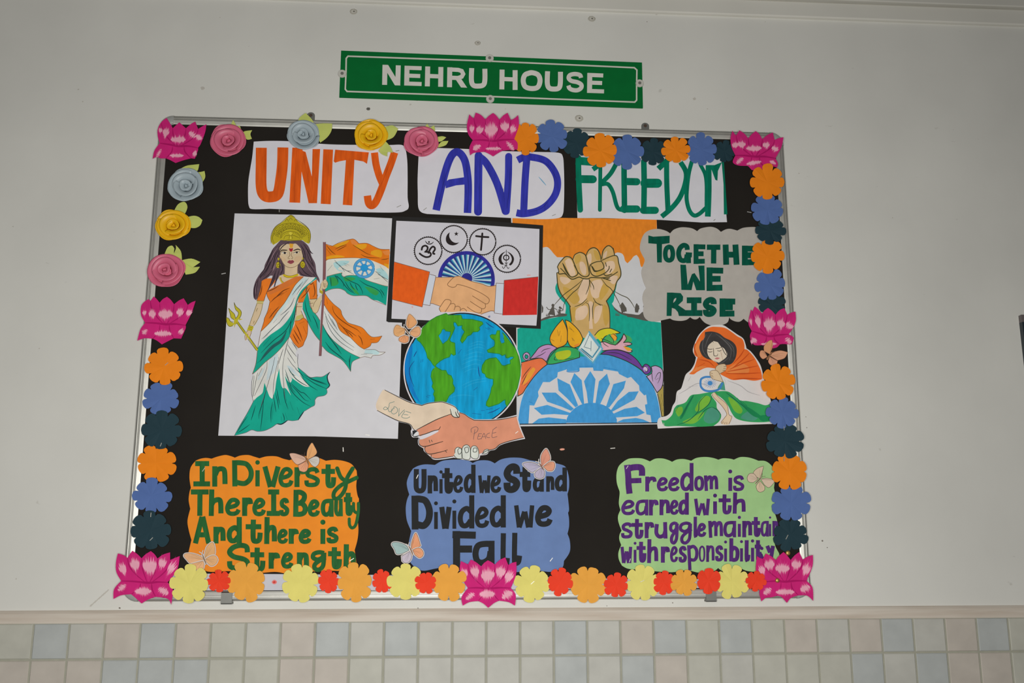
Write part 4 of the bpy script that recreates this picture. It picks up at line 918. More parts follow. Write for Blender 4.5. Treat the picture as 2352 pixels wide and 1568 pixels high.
# ------------------------------------------------------------------ handshake card with a black border
H = (880, 490, 6.189)
h = sheet('picture_card', 'black-bordered white card of a handshake below four round faith symbols', 'picture card', D2, H,
          '130,40! 1200,85! 2275,168! 2262,900! 2240,1640! 1100,1580! 75,1545! 45,1530! 70,1150! 95,640!', (38, 37, 36), 'paper', smooth=False)
a = h.part('white_panel')
a.fill(H, '188,104! 1000,138! 2222,222! 2212,900! 2190,1450! 2178,1595! 1200,1545! 118,1495! 135,1100! 160,640!', (192, 190, 197), 'poster', False)
a.build()
a = h.part('wheel_half')
NV = (46, 44, 138)
a.fill(H, [ell(1183, 938, 405, 403, 60, 176, 374)], NV, 'marker', False)
a.fill(H, [ell(1185, 938, 352, 352, 60, 172, 376)], (176, 198, 206), 'wash', False)
rays, whites, teals = [], [], []
for k in range(16):
    t = math.radians(178 + k * 12.6)
    def rp(t, r): return (1185 + r * math.cos(t), 938 + r * math.sin(t))
    rays.append([rp(t - .02, 60), rp(t - .045, 356), rp(t + .045, 356), rp(t + .02, 60)])
    teals.append([rp(t + .0, 90), rp(t + .02, 354), rp(t + .10, 354), rp(t + .06, 90)])
a.fill(H, teals, (46, 134, 164), 'marker', False); a.fill(H, rays, (36, 54, 122), 'marker', False)
a.fill(H, [ell(1190, 925, 78, 78)], (40, 42, 128), 'marker', False)
a.build()
a = h.part('faith_emblem')
B_ = (38, 32, 32)
def medallion(cx, cy, r):
    a.line(H, [ell(cx, cy, r, r, 60) + [(cx + r, cy)]], 14, B_, 'ink', smooth=False)
    a.fill(H, [[(cx + (r + 4) * math.cos(t - .05), cy + (r + 4) * math.sin(t - .05)), (cx + (r + 20) * math.cos(t + .02), cy + (r + 20) * math.sin(t + .02)), (cx + (r + 4) * math.cos(t + .05), cy + (r + 4) * math.sin(t + .05))] for t in [2 * math.pi * k / 44 for k in range(44)]], B_, 'ink', False)
medallion(640, 530, 193)
a.line(H, ['548,515! 560,475 600,458 632,480 625,520 600,545! 655,550 680,580 660,612 610,620 560,600 520,570!', '645,560! 670,505 705,472 732,485 735,515 715,545 712,568 730,575!'], 26, B_, 'ink')
a.line(H, ['600,392! 625,425 660,435 690,428 715,405!'], 14, B_, 'ink', taper=.5); a.fill(H, [ell(652, 406, 13)], B_, 'ink', False)
a.build()
a = h.part('faith_emblem')
medallion(1005, 365, 190)
a.fill(H, '950,268! 915,295 893,345 897,400 930,438 985,454 1040,442 1082,412! 1030,418 980,395 945,345 940,300', B_, 'ink')
a.fill(H, [[(1040 + (36 if k % 2 == 0 else 14) * math.sin(math.pi * k / 5), 290 - (36 if k % 2 == 0 else 14) * math.cos(math.pi * k / 5)) for k in range(10)]], B_, 'ink', False)
a.build()
a = h.part('faith_emblem')
medallion(1415, 403, 184)
a.line(H, ['1410,285! 1402,400 1391,518!', '1322,322! 1410,332 1496,337!'], 27, B_, 'ink')
a.build()
a = h.part('faith_emblem')
medallion(1760, 645, 190)
a.fill(H, ['1748,538! 1690,565 1650,610 1640,660 1665,715 1700,728 1718,720! 1690,685 1682,640 1698,585', '1756,538! 1810,565 1850,610 1860,660 1838,715 1805,740 1790,722! 1820,685 1828,640 1805,585'], B_, 'ink')
a.line(H, [ell(1750, 628, 38, 36, 24) + [(1788, 628)]], 15, B_, 'ink', smooth=False)
a.line(H, ['1752,520! 1750,740!', '1700,770! 1715,780 1745,740 1765,735', '1700,770! 1695,755', '1790,770! 1775,782 1748,742 1725,735', '1735,700! 1750,715 1770,700'], 8, B_, 'ink')
a.build()
a = h.part('drawn_handshake')
SKN = (210, 160, 114)
a.fill(H, '158,688! 662,830! 555,1330! 130,1222!', (214, 88, 26), 'pencil', False)
a.fill(H, '1720,950! 2205,900! 2185,1440! 1698,1447!', (190, 44, 40), 'pencil', False)
a.fill(H, ['662,862! 750,888! 664,1310! 565,1290!', '1608,990! 1722,997! 1700,1430! 1580,1415!'], (190, 194, 204), 'poster', False)
a.fill(H, '748,908! 860,912 1000,905 1085,892 1160,925 1260,965 1400,1000 1500,1035 1605,1022! 1582,1390! 1530,1385 1450,1410 1370,1440 1340,1415 1280,1410 1180,1400 1000,1400 880,1400! 820,1398 798,1350 812,1318! 700,1280 668,1282!', SKN)
a.line(H, ['158,688! 662,830! 555,1330! 130,1222!', '662,862! 750,888! 664,1310! 565,1290!', '1720,950! 2205,900!', '1698,1447! 1720,950!', '1722,997! 1608,990! 1580,1415! 1700,1430!', '750,908! 1000,905', '668,1280! 700,1280 815,1320'], 7, (106, 84, 76), 'ink', smooth=False)
a.line(H, ['1080,890! 1010,905 960,950 918,1000 930,1030 985,1050 1030,1040 1062,1010 1200,1045 1330,1100 1440,1160 1505,1215 1500,1265 1460,1285 1380,1240 1270,1172', '1450,1280! 1455,1330 1415,1355 1330,1310 1240,1250', '1400,1355! 1395,1400 1350,1415 1270,1380 1195,1328', '1085,892! 1160,925 1260,965 1400,1000 1500,1035 1605,1022', '815,1320! 870,1240 905,1222 955,1235 962,1270 920,1340 880,1400', '950,1290! 1000,1280 1025,1310 1010,1370', '1020,1330! 1060,1318 1095,1340 1095,1390', '1100,1370! 1140,1350 1180,1375 1185,1400', '815,1320! 798,1355 820,1398', '1370,1440! 1450,1410 1530,1385 1582,1390'], 9, (128, 92, 62), 'ink')
a.fill(H, [ell(1505, 1468, 14), ell(1515, 1465, 8, 16)], (120, 124, 160), 'wash', False)
a.fill(H, [ell(2070, 878, 30, 10), ell(415, 1330, 12, 14)], (206, 160, 158), 'wash', False)
a.build()

LF = 0.81
# ------------------------------------------------------------------ globe held over clasped hands
E_ = (850, 700, 6.189); E3 = (850, 860, 6.189)
GC = ell(1307, 868, 826, 768, 90)
ar = '210,212! 400,305 560,380 735,430! 830,400 1000,380 1080,395 1200,445 1248,500 1275,535! 1340,555 1400,595 1480,635! 1700,635 1900,615 2088,570! 2130,720 2205,912! 2000,955 1850,1005 1780,1065 1700,1085 1660,1135 1565,1148! 1540,1205 1420,1222! 1300,1205 1190,1180! 1000,1208 900,1205 855,1165! 770,1090 760,1050! 690,1000 680,930 705,890! 600,888 578,800! 590,760 550,705 400,668 250,600 95,520 78,420 170,225'
gl = sheet('globe_cutout', 'cut-out painted globe resting above clasped hands marked LOVE and PEACE', 'paper cut-out', D3, E_, None, (204, 200, 204), 'poster', poly=[(E_[0] + x / E_[2], E_[1] + y / E_[2]) for x, y in ell(1312, 930, 840, 838, 90)])
a = gl.part('drawn_globe')
a.fill(E_, [ell(1312, 930, 822, 820, 90)], (32, 30, 36), 'ink', False)
a.fill(E_, [ell(1314, 931, 804, 803, 90)], (8, 146, 196), 'marker', False)
a.fill(E_, ['600,540! 520,700 490,900 530,1120 620,1300 720,1400! 640,1240 575,1050 560,880 600,680'], (10, 118, 188), 'marker')
a.line(E_, ['1420,560! 1540,520 1640,540', '1400,600! 1540,560 1640,590', '1370,660! 1530,600 1640,630', '1330,730! 1500,670 1620,690', '1310,790! 1480,730 1610,740', '1300,850! 1480,780 1600,800', '1300,910! 1480,840 1580,860', '1330,960! 1450,910 1560,920', '1300,1150! 1450,1080 1650,1040', '1330,1180! 1480,1110 1660,1080', '1100,1330! 1300,1280 1500,1300', '640,870! 660,1000', '780,1100! 830,1240'], 9, (34, 156, 202), 'marker', taper=.6)
LG = (72, 152, 28); LE = (34, 124, 52)
lands = ['745,330! 850,230 950,170 1080,125! 1110,150! 1290,150! 1310,205! 1450,210! 1590,245! 1600,270! 1545,315! 1555,350! 1530,375! 1460,380! 1430,420! 1380,440! 1350,490! 1310,535! 1290,505! 1310,450! 1350,380! 1310,330! 1315,285! 1250,295! 1220,245! 1185,240! 1180,280! 1200,330! 1165,410! 1150,440! 1125,500! 1150,530! 1200,545! 1210,700! 1190,712! 1150,685! 1125,735! 1050,760! 985,800! 935,845! 925,870! 900,850! 870,800! 820,750! 805,680! 770,600! 720,530! 680,500! 665,475!',
         '925,875! 960,900! 1020,935! 1075,935! 1100,990! 1150,1010! 1175,1070! 1170,1120! 1200,1180! 1190,1230! 1120,1290! 1080,1370! 1000,1385! 920,1375! 925,1320! 905,1270! 920,1220! 885,1160! 900,1110! 870,1020! 880,950! 905,910!',
         '1885,400! 1915,430! 1990,530! 2060,620! 2110,740! 2135,870! 2130,1000! 2090,1180! 2010,1340! 1945,1435! 1930,1400! 1925,1340! 1890,1355! 1830,1400! 1740,1430! 1690,1445! 1655,1425! 1660,1380! 1690,1330! 1720,1240! 1730,1180! 1755,1130! 1755,1050! 1690,1040! 1650,1020! 1640,980! 1600,960! 1590,920! 1600,860! 1645,790! 1700,765! 1790,755! 1830,800! 1870,860! 1910,870! 1960,850! 2000,840! 1995,790! 2040,760! 2050,735! 2000,730! 1960,750! 1935,745! 1920,700! 1880,715! 1840,690! 1760,680! 1680,670! 1670,645! 1720,620! 1770,590! 1780,545! 1770,500! 1725,470! 1710,440! 1730,425! 1790,430! 1810,370! 1840,370! 1840,440! 1850,520! 1880,550! 1915,535! 1905,470!']
a.line(E_, [l_ + ' ' + l_.split()[0] for l_ in lands], 20, LE, 'marker', smooth=False)
a.fill(E_, lands, LG, 'marker', False)
a.line(E_, ['975,440! 1010,400! 1030,350! 1060,350! 1070,375! 1140,385! 1135,430! 1100,500! 1035,550! 1005,500! 975,440!'], 16, LE, 'marker', smooth=False)
a.fill(E_, ['975,440! 1010,400! 1030,350! 1060,350! 1070,375! 1140,385! 1135,430! 1100,500! 1035,550! 1005,500!', '1850,410! 1880,400! 1910,530! 1870,545! 1848,500!'], (14, 142, 196), 'marker', False)
a.line(E_, ['665,655! 640,700 620,740', '630,795! 570,880 560,960 590,1080 625,1165', '725,775! 722,820', '750,770! 748,810', '810,1285! 860,1290', '795,1300! 835,1315', '1640,240! 1700,290 1760,325', '1640,325! 1690,350', '1670,320! 1705,340', '1535,870! 1545,950 1560,1020', '1525,1170! 1470,1215', '1300,630! 1255,690', '1650,1490! 1740,1470', '1575,1500! 1630,1500', '1850,1460! 1760,1510 1670,1540', '1450,1540! 1580,1555', '1920,700! 1940,740'], 11, (22, 62, 128), 'ink', taper=.6)
a.build()
a = gl.part('clasped_hands')
a.fill(E3, ar, (204, 200, 204), 'poster')
a.fill(E3, '210,222! 400,318 560,395 735,440! 830,410 1000,390 1080,408 1200,458 1240,505! 1150,560 960,630 800,710 650,780! 610,770 560,700 400,655 250,585 102,510! 85,420 170,235', (212, 193, 170))
a.fill(E3, '660,790! 800,715 960,635 1150,560! 1200,600 1270,605! 1270,540 1340,562 1400,605 1480,648! 1700,650 1900,630 2080,590! 2120,740 2185,895! 2000,940 1850,990 1780,1050 1700,1070 1600,1110 1540,1130! 1300,1160 1180,1160! 1000,1190 920,1190 865,1160! 790,1090 775,1050! 712,1000 700,940 720,905! 720,890 690,850', (206, 138, 110))
a.fill(E3, ['680,890! 800,840 900,800 965,790 970,810! 880,860 780,905 720,920'], (204, 200, 206), 'poster')
a.fill(E3, ['600,850 610,815 650,800 690,820 685,860 640,885'], (206, 206, 208), 'poster')
a.fill(E3, ['600,800! 640,790 680,800! 640,830 610,870!'], (40, 40, 42), 'ink')
a.fill(E3, ['1140,480! 1200,470 1245,500 1240,530! 1275,585 1262,608 1200,605 1160,570'], (206, 204, 192))
a.fill(E3, ['1205,1120 1210,1060 1245,1032 1290,1050 1305,1100! 1310,1180 1290,1195 1230,1185 1190,1145', '1305,1180 1308,1060 1335,1010 1385,1000 1420,1040 1425,1130 1415,1200 1350,1205', '1430,1160 1432,1060 1460,1015 1510,1020 1540,1070 1545,1150 1520,1195 1460,1190', '1600,1125! 1620,1080 1660,1060 1692,1072 1670,1110 1630,1128'], (200, 204, 196))
a.line(E3, ['210,220! 400,316 560,393 735,438! 830,408 1000,388 1080,405 1200,455 1245,505 1240,530', '102,510! 250,587 400,657 560,702 610,765 640,795', '660,785! 800,712 960,632 1150,560', '1240,530! 1270,580 1262,606 1200,605 1160,570 1140,490', '1215,530! 1230,580 1260,605', '1270,540! 1340,562 1400,605 1480,648! 1700,650 1900,630 2085,592', '2185,895! 2000,940 1850,990 1780,1050 1700,1072 1640,1090 1590,1130', '640,880! 780,845 900,800 975,780 1000,740', '700,905! 690,960 720,1010 790,1020 900,990 1035,950', '790,1025! 775,1060 800,1110 850,1130 960,1110 1060,1085', '870,1140! 870,1175 920,1190 1000,1188 1180,1160', '1060,1085! 1100,1070', '1065,1080! 1090,1105', '595,830! 600,860 640,885 690,870'], 11, (44, 44, 40), 'ink', taper=.3)
a.line(E3, ['1190,1145! 1230,1188 1290,1195 1310,1180 1305,1100 1290,1050 1245,1032 1210,1060 1205,1110', '1305,1180! 1350,1207 1415,1200 1425,1130 1420,1040 1385,1000 1335,1010 1308,1060 1305,1180', '1430,1160! 1432,1060 1460,1015 1510,1020 1540,1070 1545,1150 1520,1195 1460,1190 1430,1160', '1245,1075! 1270,1045 1300,1055 1295,1110 1260,1130 1245,1075', '1342,1045! 1390,1030 1400,1090 1360,1110 1342,1045', '1470,1045! 1515,1045 1512,1095 1465,1095 1470,1045', '1600,1125! 1620,1080 1660,1060 1692,1072 1670,1110 1630,1128 1600,1125', '840,930! 850,965', '870,930! 885,955'], 9, (74, 78, 72), 'ink')
a.build()
a = gl.part('lettering')
PN = (112, 134, 126)
a.line(E3, ['345,385! 310,395 275,410 270,450 250,485 215,500 190,485 215,460 250,480 270,525 300,520 320,500', '345,480! 310,495 305,540 340,560 385,530 385,480 345,455 335,480', '415,480! 405,590', '405,590! 445,540 490,500', '495,520! 450,600 520,620 565,600', '510,520! 580,545', '480,565! 540,575'], 8, PN, 'pencil')
a.build()
a = gl.part('lettering')
a.line(E3, ['1490,780! 1470,920', '1440,820! 1440,770 1500,740 1535,765 1520,810 1475,840', '1545,840! 1530,915 1575,910', '1545,840! 1585,840', '1535,875! 1570,875', '1580,915! 1620,835 1645,910', '1595,885! 1640,880', '1700,830! 1660,850 1660,890 1700,895', '1745,790! 1735,890 1805,880', '1745,785! 1800,745', '1740,835! 1790,820'], 8, (122, 92, 88), 'pencil')
a.build()
staple_on(gl, E3, ['2065,835! 2105,805!'])

# ------------------------------------------------------------------ grey cloud card
LF = 0.69
C6 = (1460, 500, 6.189)
c = sheet('slogan_card', 'grey cloud-shaped card lettered TOGETHE WE RISE in dark green', 'slogan card', D2, C6,
          '490,222! 540,170 620,140 700,135 800,150 875,190! 930,150 1060,128 1150,150 1212,200! 1280,165 1350,157 1445,182! 1520,145 1620,132 1720,135 1800,170 1850,260! 1860,500 1850,900 1830,1200 1800,1400! 1740,1480 1680,1510 1600,1485 1535,1435! 1480,1475 1410,1470 1350,1440 1330,1408! 1310,1480 1240,1520 1130,1540 1020,1510 960,1470 912,1408! 870,1440 820,1440 775,1412! 720,1450 640,1465 540,1455 490,1430! 400,1450 280,1475 190,1465 130,1420 105,1340 115,1250! 95,1150 110,1060 148,1000! 105,900 80,780 100,690! 128,600 95,530 60,440 75,330 120,230 200,175 320,158 430,185', (160, 155, 148), 'satin')
a = c.part('lettering')
DG = (0, 70, 54)
letters(a, C6, ['O 388 380 562 638 66', 'G 575 356 800 645 70', 'E 818 375 992 656 70', 'T 1012 380 1204 650 76', 'H 1228 380 1486 668', 'E 1505 395 1700 676', 'E 1000 705 1245 1040', 'E 1185 1145 1416 1406', 'S 955 1128 1152 1406', 'I 700 1130 962 1396'], 84, DG, 'marker')
a.fill(C6, ['180,250! 250,268! 484,255! 482,360! 375,375! 372,635! 305,635! 298,372! 180,362!', '635,665! 715,668! 740,950! 800,800! 838,785! 915,905! 890,680! 978,678! 985,1030! 862,1030! 820,905! 795,1028! 650,1025!', '445,1062! 520,1062! 560,1065! 640,1070! 675,1120! 670,1180! 605,1240! 770,1355! 750,1396! 615,1396! 600,1340! 560,1295! 515,1280! 510,1395! 440,1395!'], DG, 'marker', False)
a.fill(C6, ['535,1205 545,1160 575,1138 570,1170 545,1200'], (160, 155, 148), 'satin')
a.build()

# ------------------------------------------------------------------ girl wrapped in the flag
LF = 0.74
L_ = (1490, 730, 6.189)
gi = sheet('figure_cutout', 'cut-out drawing of a sad seated girl wrapped in a tricolour cloth', 'paper cut-out', D3, L_,
           '960,98 1060,103 1150,158 1250,228 1340,288 1372,360 1390,432! 1455,480 1540,590 1592,680 1622,790! 1640,870 1700,1050 1762,1300 1762,1505! 1000,1530! 130,1572! 122,1490 150,1420 250,1392 310,1340 340,1250 380,1180 400,1050 460,1000 500,880 530,800 600,735 650,650 672,562! 630,480 640,400 700,260 770,178 850,118', (200, 196, 194), 'poster')
a = gi.part('drawn_cloth')
GO = (218, 100, 40)
a.fill(L_, '955,125 1080,140 1180,200 1260,260 1330,300 1358,370 1362,442! 1410,460 1500,560 1550,650 1598,760 1612,870! 1500,892 1350,872 1200,882 1100,842 1028,805! 940,718! 820,706 700,760 640,800 572,795! 640,720 695,560! 650,520 645,430 680,330 740,230 800,170 880,130', GO, 'wash')
a.fill(L_, ['660,440 700,350 745,300! 720,430 750,540 700,550', '1150,700 1300,640 1420,700 1400,790 1200,790 1100,760', '590,790! 700,740 820,690 700,690 660,720'], (214, 122, 62))
a.line(L_, ['1360,445! 1300,540 1200,650', '1430,500! 1330,600 1180,720', '1500,590! 1350,640 1150,730', '1550,680! 1350,720 1120,760', '1590,780! 1350,790 1100,790', '720,590! 850,620 930,690', '690,700! 800,640', '660,360! 650,440 690,540', '1600,865! 1350,860 1200,870'], 16, (178, 70, 26), 'wash', taper=.6)
GG = (48, 146, 84)
a.fill(L_, '180,1450! 250,1450 330,1380 360,1290 400,1240! 520,1200 600,1100 720,1080 900,1050 1100,1040 1200,1090 1300,1170 1400,1180 1550,1210 1660,1240 1740,1210! 1750,1470! 1600,1482 1400,1472 1250,1432 1180,1350 1130,1250 1050,1150 920,1060! 890,1100 960,1200 970,1280 1030,1380 1000,1470 920,1535! 700,1545 400,1535 230,1535', GG, 'wash')
a.fill(L_, ['760,1130 850,1110 880,1180 800,1270 700,1330 660,1290', '1130,1130 1230,1180 1330,1300 1300,1360 1210,1310', '480,1480 640,1400 780,1330 760,1400 640,1500', '380,1300 470,1260 480,1340 420,1400'], (108, 166, 56), 'wash')
a.fill(L_, ['840,1300 930,1280 1010,1370 980,1460 860,1500 780,1440', '1310,1420 1400,1330 1500,1320 1560,1400 1480,1460', '980,1000 1060,900 1090,1030!'], (70, 140, 116), 'wash')
a.fill(L_, ['1250,1130 1360,1230 1500,1320 1620,1420 1500,1400 1380,1300', '600,1130 640,1110 560,1270 480,1420 450,1400', '1560,1400 1680,1380 1740,1440 1620,1470'], (26, 122, 74), 'wash')
a.line(L_, ['640,1100! 560,1230 470,1400', '820,1090! 720,1200 700,1330 560,1460 400,1520', '900,1100! 850,1230 700,1350', '900,1265! 800,1310 700,1440', '1100,1060! 1240,1170 1400,1300', '900,1265! 980,1310 1030,1380', '430,1240! 380,1330', '1310,1170! 1400,1250'], 12, (24, 92, 66), 'wash', taper=.6)
a.line(L_, ['880,980! 700,930 520,1030 430,1080', '1120,890! 1300,960 1420,1050 1580,1100', '1080,870! 1100,950', '600,830! 560,900', '410,1100! 400,1220', '700,960! 560,980'], 10, (160, 156, 156), 'pencil', taper=.6)
a.line(L_, ['735,930! 745,870 800,840 870,838', '1045,930! 1000,1010 900,1040 800,1030 745,980 735,920'], 30, (64, 120, 176), 'wash')
a.line(L_, [[(875 + 25 * math.cos(t), 925 + 20 * math.sin(t)), (872 + 88 * math.cos(t), 928 + 66 * math.sin(t))] for t in [2 * math.pi * k / 16 for k in range(16)]], 8, (64, 120, 176), 'wash', taper=.4)
a.fill(L_, [ell(872, 926, 34, 32)], (64, 124, 180), 'wash', False)
a.build()
a = gi.part('drawn_girl')
HB = (56, 54, 54)
a.fill(L_, '800,200! 900,192 1000,220 1080,280 1180,330 1240,400 1250,500 1220,600 1150,662 1000,672! 930,610 830,580 760,530 720,430 740,340 790,290', HB, 'slant')
a.fill(L_, '832,470 850,390 920,328! 990,350 1040,410 1100,460 1112,540 1050,600 980,635 900,595 850,540', (206, 192, 172))
a.line(L_, ['830,435! 870,445 910,440', '950,435! 1000,430 1030,415', '840,475! 870,485 905,475', '975,465! 1010,470 1035,455', '920,430! 925,520 940,540 975,535 980,510'], 9, (64, 54, 50), 'ink', taper=.4)
a.fill(L_, ['935,578! 970,560 1015,570! 975,590'], (182, 110, 110))
a.line(L_, ['850,480! 870,540', '1020,480! 1045,560 1050,600', '1030,440! 1040,520'], 6, (170, 140, 120), 'pencil', taper=.4)
a.line(L_, ['905,325! 920,350', '990,350! 1040,420 1080,500 1120,540', '1040,380! 1100,470 1100,520', '1110,470! 1125,500'], 9, (44, 42, 42), 'ink', taper=.4)
a.line(L_, ['820,230! 770,340 770,460 830,560', '900,210! 840,300 800,420', '950,220! 1080,330 1170,450 1150,600', '1000,250! 1130,370 1200,480', '1080,300! 1200,420 1210,560', '930,610! 1030,640 1140,560'], 9, (88, 86, 86), 'ink', taper=.6)
a.fill(L_, ['960,690 1010,660 1080,655 1105,690 1095,740 1050,770 1000,800! 950,740'], (196, 172, 140)); a.fill(L_, ['870,760! 920,742 970,750 1010,800 1060,910! 980,890 900,860 870,810'], (200, 178, 148))
a.line(L_, ['945,740! 960,690 1010,660 1080,655 1105,690', '1065,690! 1105,690', '1060,715! 1100,720', '1050,745! 1090,745', '1000,800! 1050,770 1095,745', '870,760! 920,742 970,750 1010,800 1060,910', '870,765! 870,810 900,860 980,890 1060,910', '870,780! 910,790', '870,805! 910,820', '885,835! 920,840'], 7, (120, 96, 72), 'ink')
a.fill(L_, '905,1075! 940,1060 1000,1130 1110,1230 1140,1370 1182,1405 1140,1510 1030,1500 1080,1415 1108,1360 1040,1250 920,1125', (206, 182, 152))
a.line(L_, ['905,1075! 920,1125 1040,1250 1108,1360 1080,1415 1030,1480 1040,1500', '940,1060! 1000,1130 1110,1230 1140,1370 1182,1405 1140,1510', '1060,1470! 1050,1500', '1085,1480! 1080,1510', '1110,1480! 1110,1510'], 7, (128, 100, 76), 'ink')
a.build()
staple_on(gi, L_, ['212,1490! 218,1535!'])

# ------------------------------------------------------------------ the three slogan cards along the bottom
LF = 0.81
C1 = (420, 1020, 5.6); C2 = (890, 1020, 5.6); C3 = (1400, 1020, 5.6)
o = sheet('slogan_card', 'orange wavy-edged card lettered In Diversty There Is Beauty in green', 'slogan card', D1, C1,
          '165,210! 230,185 300,175 370,185! 440,160 540,138 610,150 670,172! 740,145 840,138 920,160 985,180! 1080,155 1200,155 1290,185 1370,205! 1480,170 1600,150 1720,165 1840,212! 1950,200 2070,215 2170,255 2235,340! 2240,420 2230,540 2245,650 2265,700! 2260,800 2250,950 2258,1100 2245,1230 2210,1360! 2225,1460 2235,1560! 2190,1640 1950,1625 1700,1635 1500,1605! 1450,1640 1330,1660 1180,1640 900,1660 620,1630 360,1640 200,1600! 120,1540 70,1400! 110,1230! 75,1100 60,980 95,830! 75,720 85,620 103,560! 85,430 100,300', (226, 132, 36), 'satin')
GRN = (36, 92, 46)
a = o.part('lettering')
letters(a, C1, ['I 135 215 362 542', 'n 370 282 578 545', 'D 632 205 910 542', 'i 915 205 1006 542', 'v 1018 285 1262 550', 'e 1228 290 1426 556', 'r 1425 295 1590 550', 's 1563 295 1768 552', 't 1783 225 1976 566',
                'T 103 580 332 920', 'h 325 580 530 922', 'e 543 685 746 922', 'r 753 685 908 922', 'e 893 685 1071 926', 'I 1078 580 1258 922', 's 1240 690 1372 926', 'B 1418 585 1606 932', 'e 1604 705 1766 932', 'a 1773 700 1952 932', 'u 1945 700 2062 926', 't 2070 590 2190 922',
                'A 128 930 366 1275', 'n 388 1060 552 1275', 'd 563 935 776 1275', 't 808 935 1032 1280', 'h 1040 935 1216 1282', 'e 1213 1085 1356 1280', 'r 1353 1085 1497 1280', 'e 1488 1085 1658 1282', 'i 1750 970 1852 1282', 's 1848 1060 2006 1276',
                'S 568 1272 862 1620', 't 868 1295 1066 1642', 'r 1093 1392 1257 1600', 'e 1262 1385 1424 1600', 'n 1462 1390 1625 1600', 'g 1640 1360 1862 1640', 't 1868 1290 2050 1610', 'h 2060 1285 2232 1600'], 66, GRN, 'marker')
a.line(C1, ['1985,310! 2030,420 2090,470', '2185,310! 2110,440 2090,560 2050,640 1985,700 1940,680 1950,610 2030,530 2130,480 2235,430!'], 52, GRN, 'marker')
a.line(C1, ['2195,760! 2200,850 2230,880', '2258,760! 2255,880 2225,1030 2180,1075 2145,1040 2140,960!'], 40, GRN, 'marker')
a.build()
staple_on(o, C1, ['250,350! 285,300!', '2145,1500! 2200,1465!'])

bc = sheet('slogan_card', 'blue wavy-edged card lettered United we Stand Divided we Fall in black', 'slogan card', D1, C2,
           '330,310! 400,275 490,258 610,265! 700,215 820,198 950,198 1050,215 1095,242! 1160,212 1250,205 1320,215 1380,245! 1460,195 1580,172 1720,176 1830,205! 1900,215 2050,240 2170,245! 2270,275 2310,330 2335,440 2335,560 2315,640! 2325,720 2335,840 2322,880! 2335,960 2335,1060 2315,1150! 2345,1240 2345,1380 2270,1500! 2262,1560 2240,1600! 2100,1640 1900,1620 1700,1640 1400,1660 1000,1640 700,1590 480,1625 380,1600 320,1550! 280,1480 270,1300 305,1115! 250,980 235,830 250,720 280,645! 255,560 250,480 285,380', (98, 122, 168), 'satin')
BKL = (36, 37, 38)
a = bc.part('lettering')
letters(a, C2, ['U 330 285 508 632 66', 'n 512 400 652 632', 'i 655 335 722 632', 't 700 272 850 636', 'e 845 395 976 626', 'd 980 262 1146 626', 'w 1163 400 1338 626', 'e 1323 405 1466 626', 'S 1493 250 1708 622 90', 't 1700 258 1852 615', 'a 1868 420 2022 610', 'n 2038 410 2148 610', 'd 2150 298 2322 606',
                'D 308 660 582 1096 88', 'i 585 735 662 1090', 'v 663 805 828 1086', 'i 820 710 900 1086', 'd 903 655 1137 1082', 'e 1123 800 1312 1076', 'd 1313 655 1542 1070', 'w 1623 785 1907 1070', 'e 1898 780 2127 1062 82',
                'F 820 1115 1136 1620 92', 'a 1093 1240 1400 1562 92', 'l 1430 1110 1575 1600', 'l 1572 1105 1732 1562'], 66, BKL, 'ink')
a.build()
staple_on(bc, C2, ['372,440! 395,390!', '2090,1505! 2125,1460!'])

gc = sheet('slogan_card', 'pale green wavy-edged card lettered Freedom is earned with struggle in purple', 'slogan card', D1, C3,
           '190,215! 250,185 340,178 430,185 520,220! 590,185 680,182 750,200 805,225! 870,195 960,190 1050,212! 1120,175 1230,163 1330,175 1400,198! 1460,180 1550,185 1600,198! 1680,165 1780,168 1860,190 1915,212! 2000,215 2070,260 2115,330 2125,450 2115,560! 2140,700 2110,820 2150,960 2175,1080! 2120,1180 2130,1300 2180,1400! 2190,1500 2150,1590! 1960,1640 1780,1630 1700,1600! 1640,1640 1500,1650 1420,1610 1400,1590! 1320,1640 1150,1650 1000,1620 800,1645 560,1630 380,1610 240,1600 160,1560! 120,1480 115,1390 150,1295! 125,1220 130,1160 155,1110! 115,1000 110,920 140,845! 120,760 130,640 128,600! 95,500 90,380 120,280', (152, 190, 130), 'satin')
PUR = (78, 40, 108)
a = gc.part('lettering')
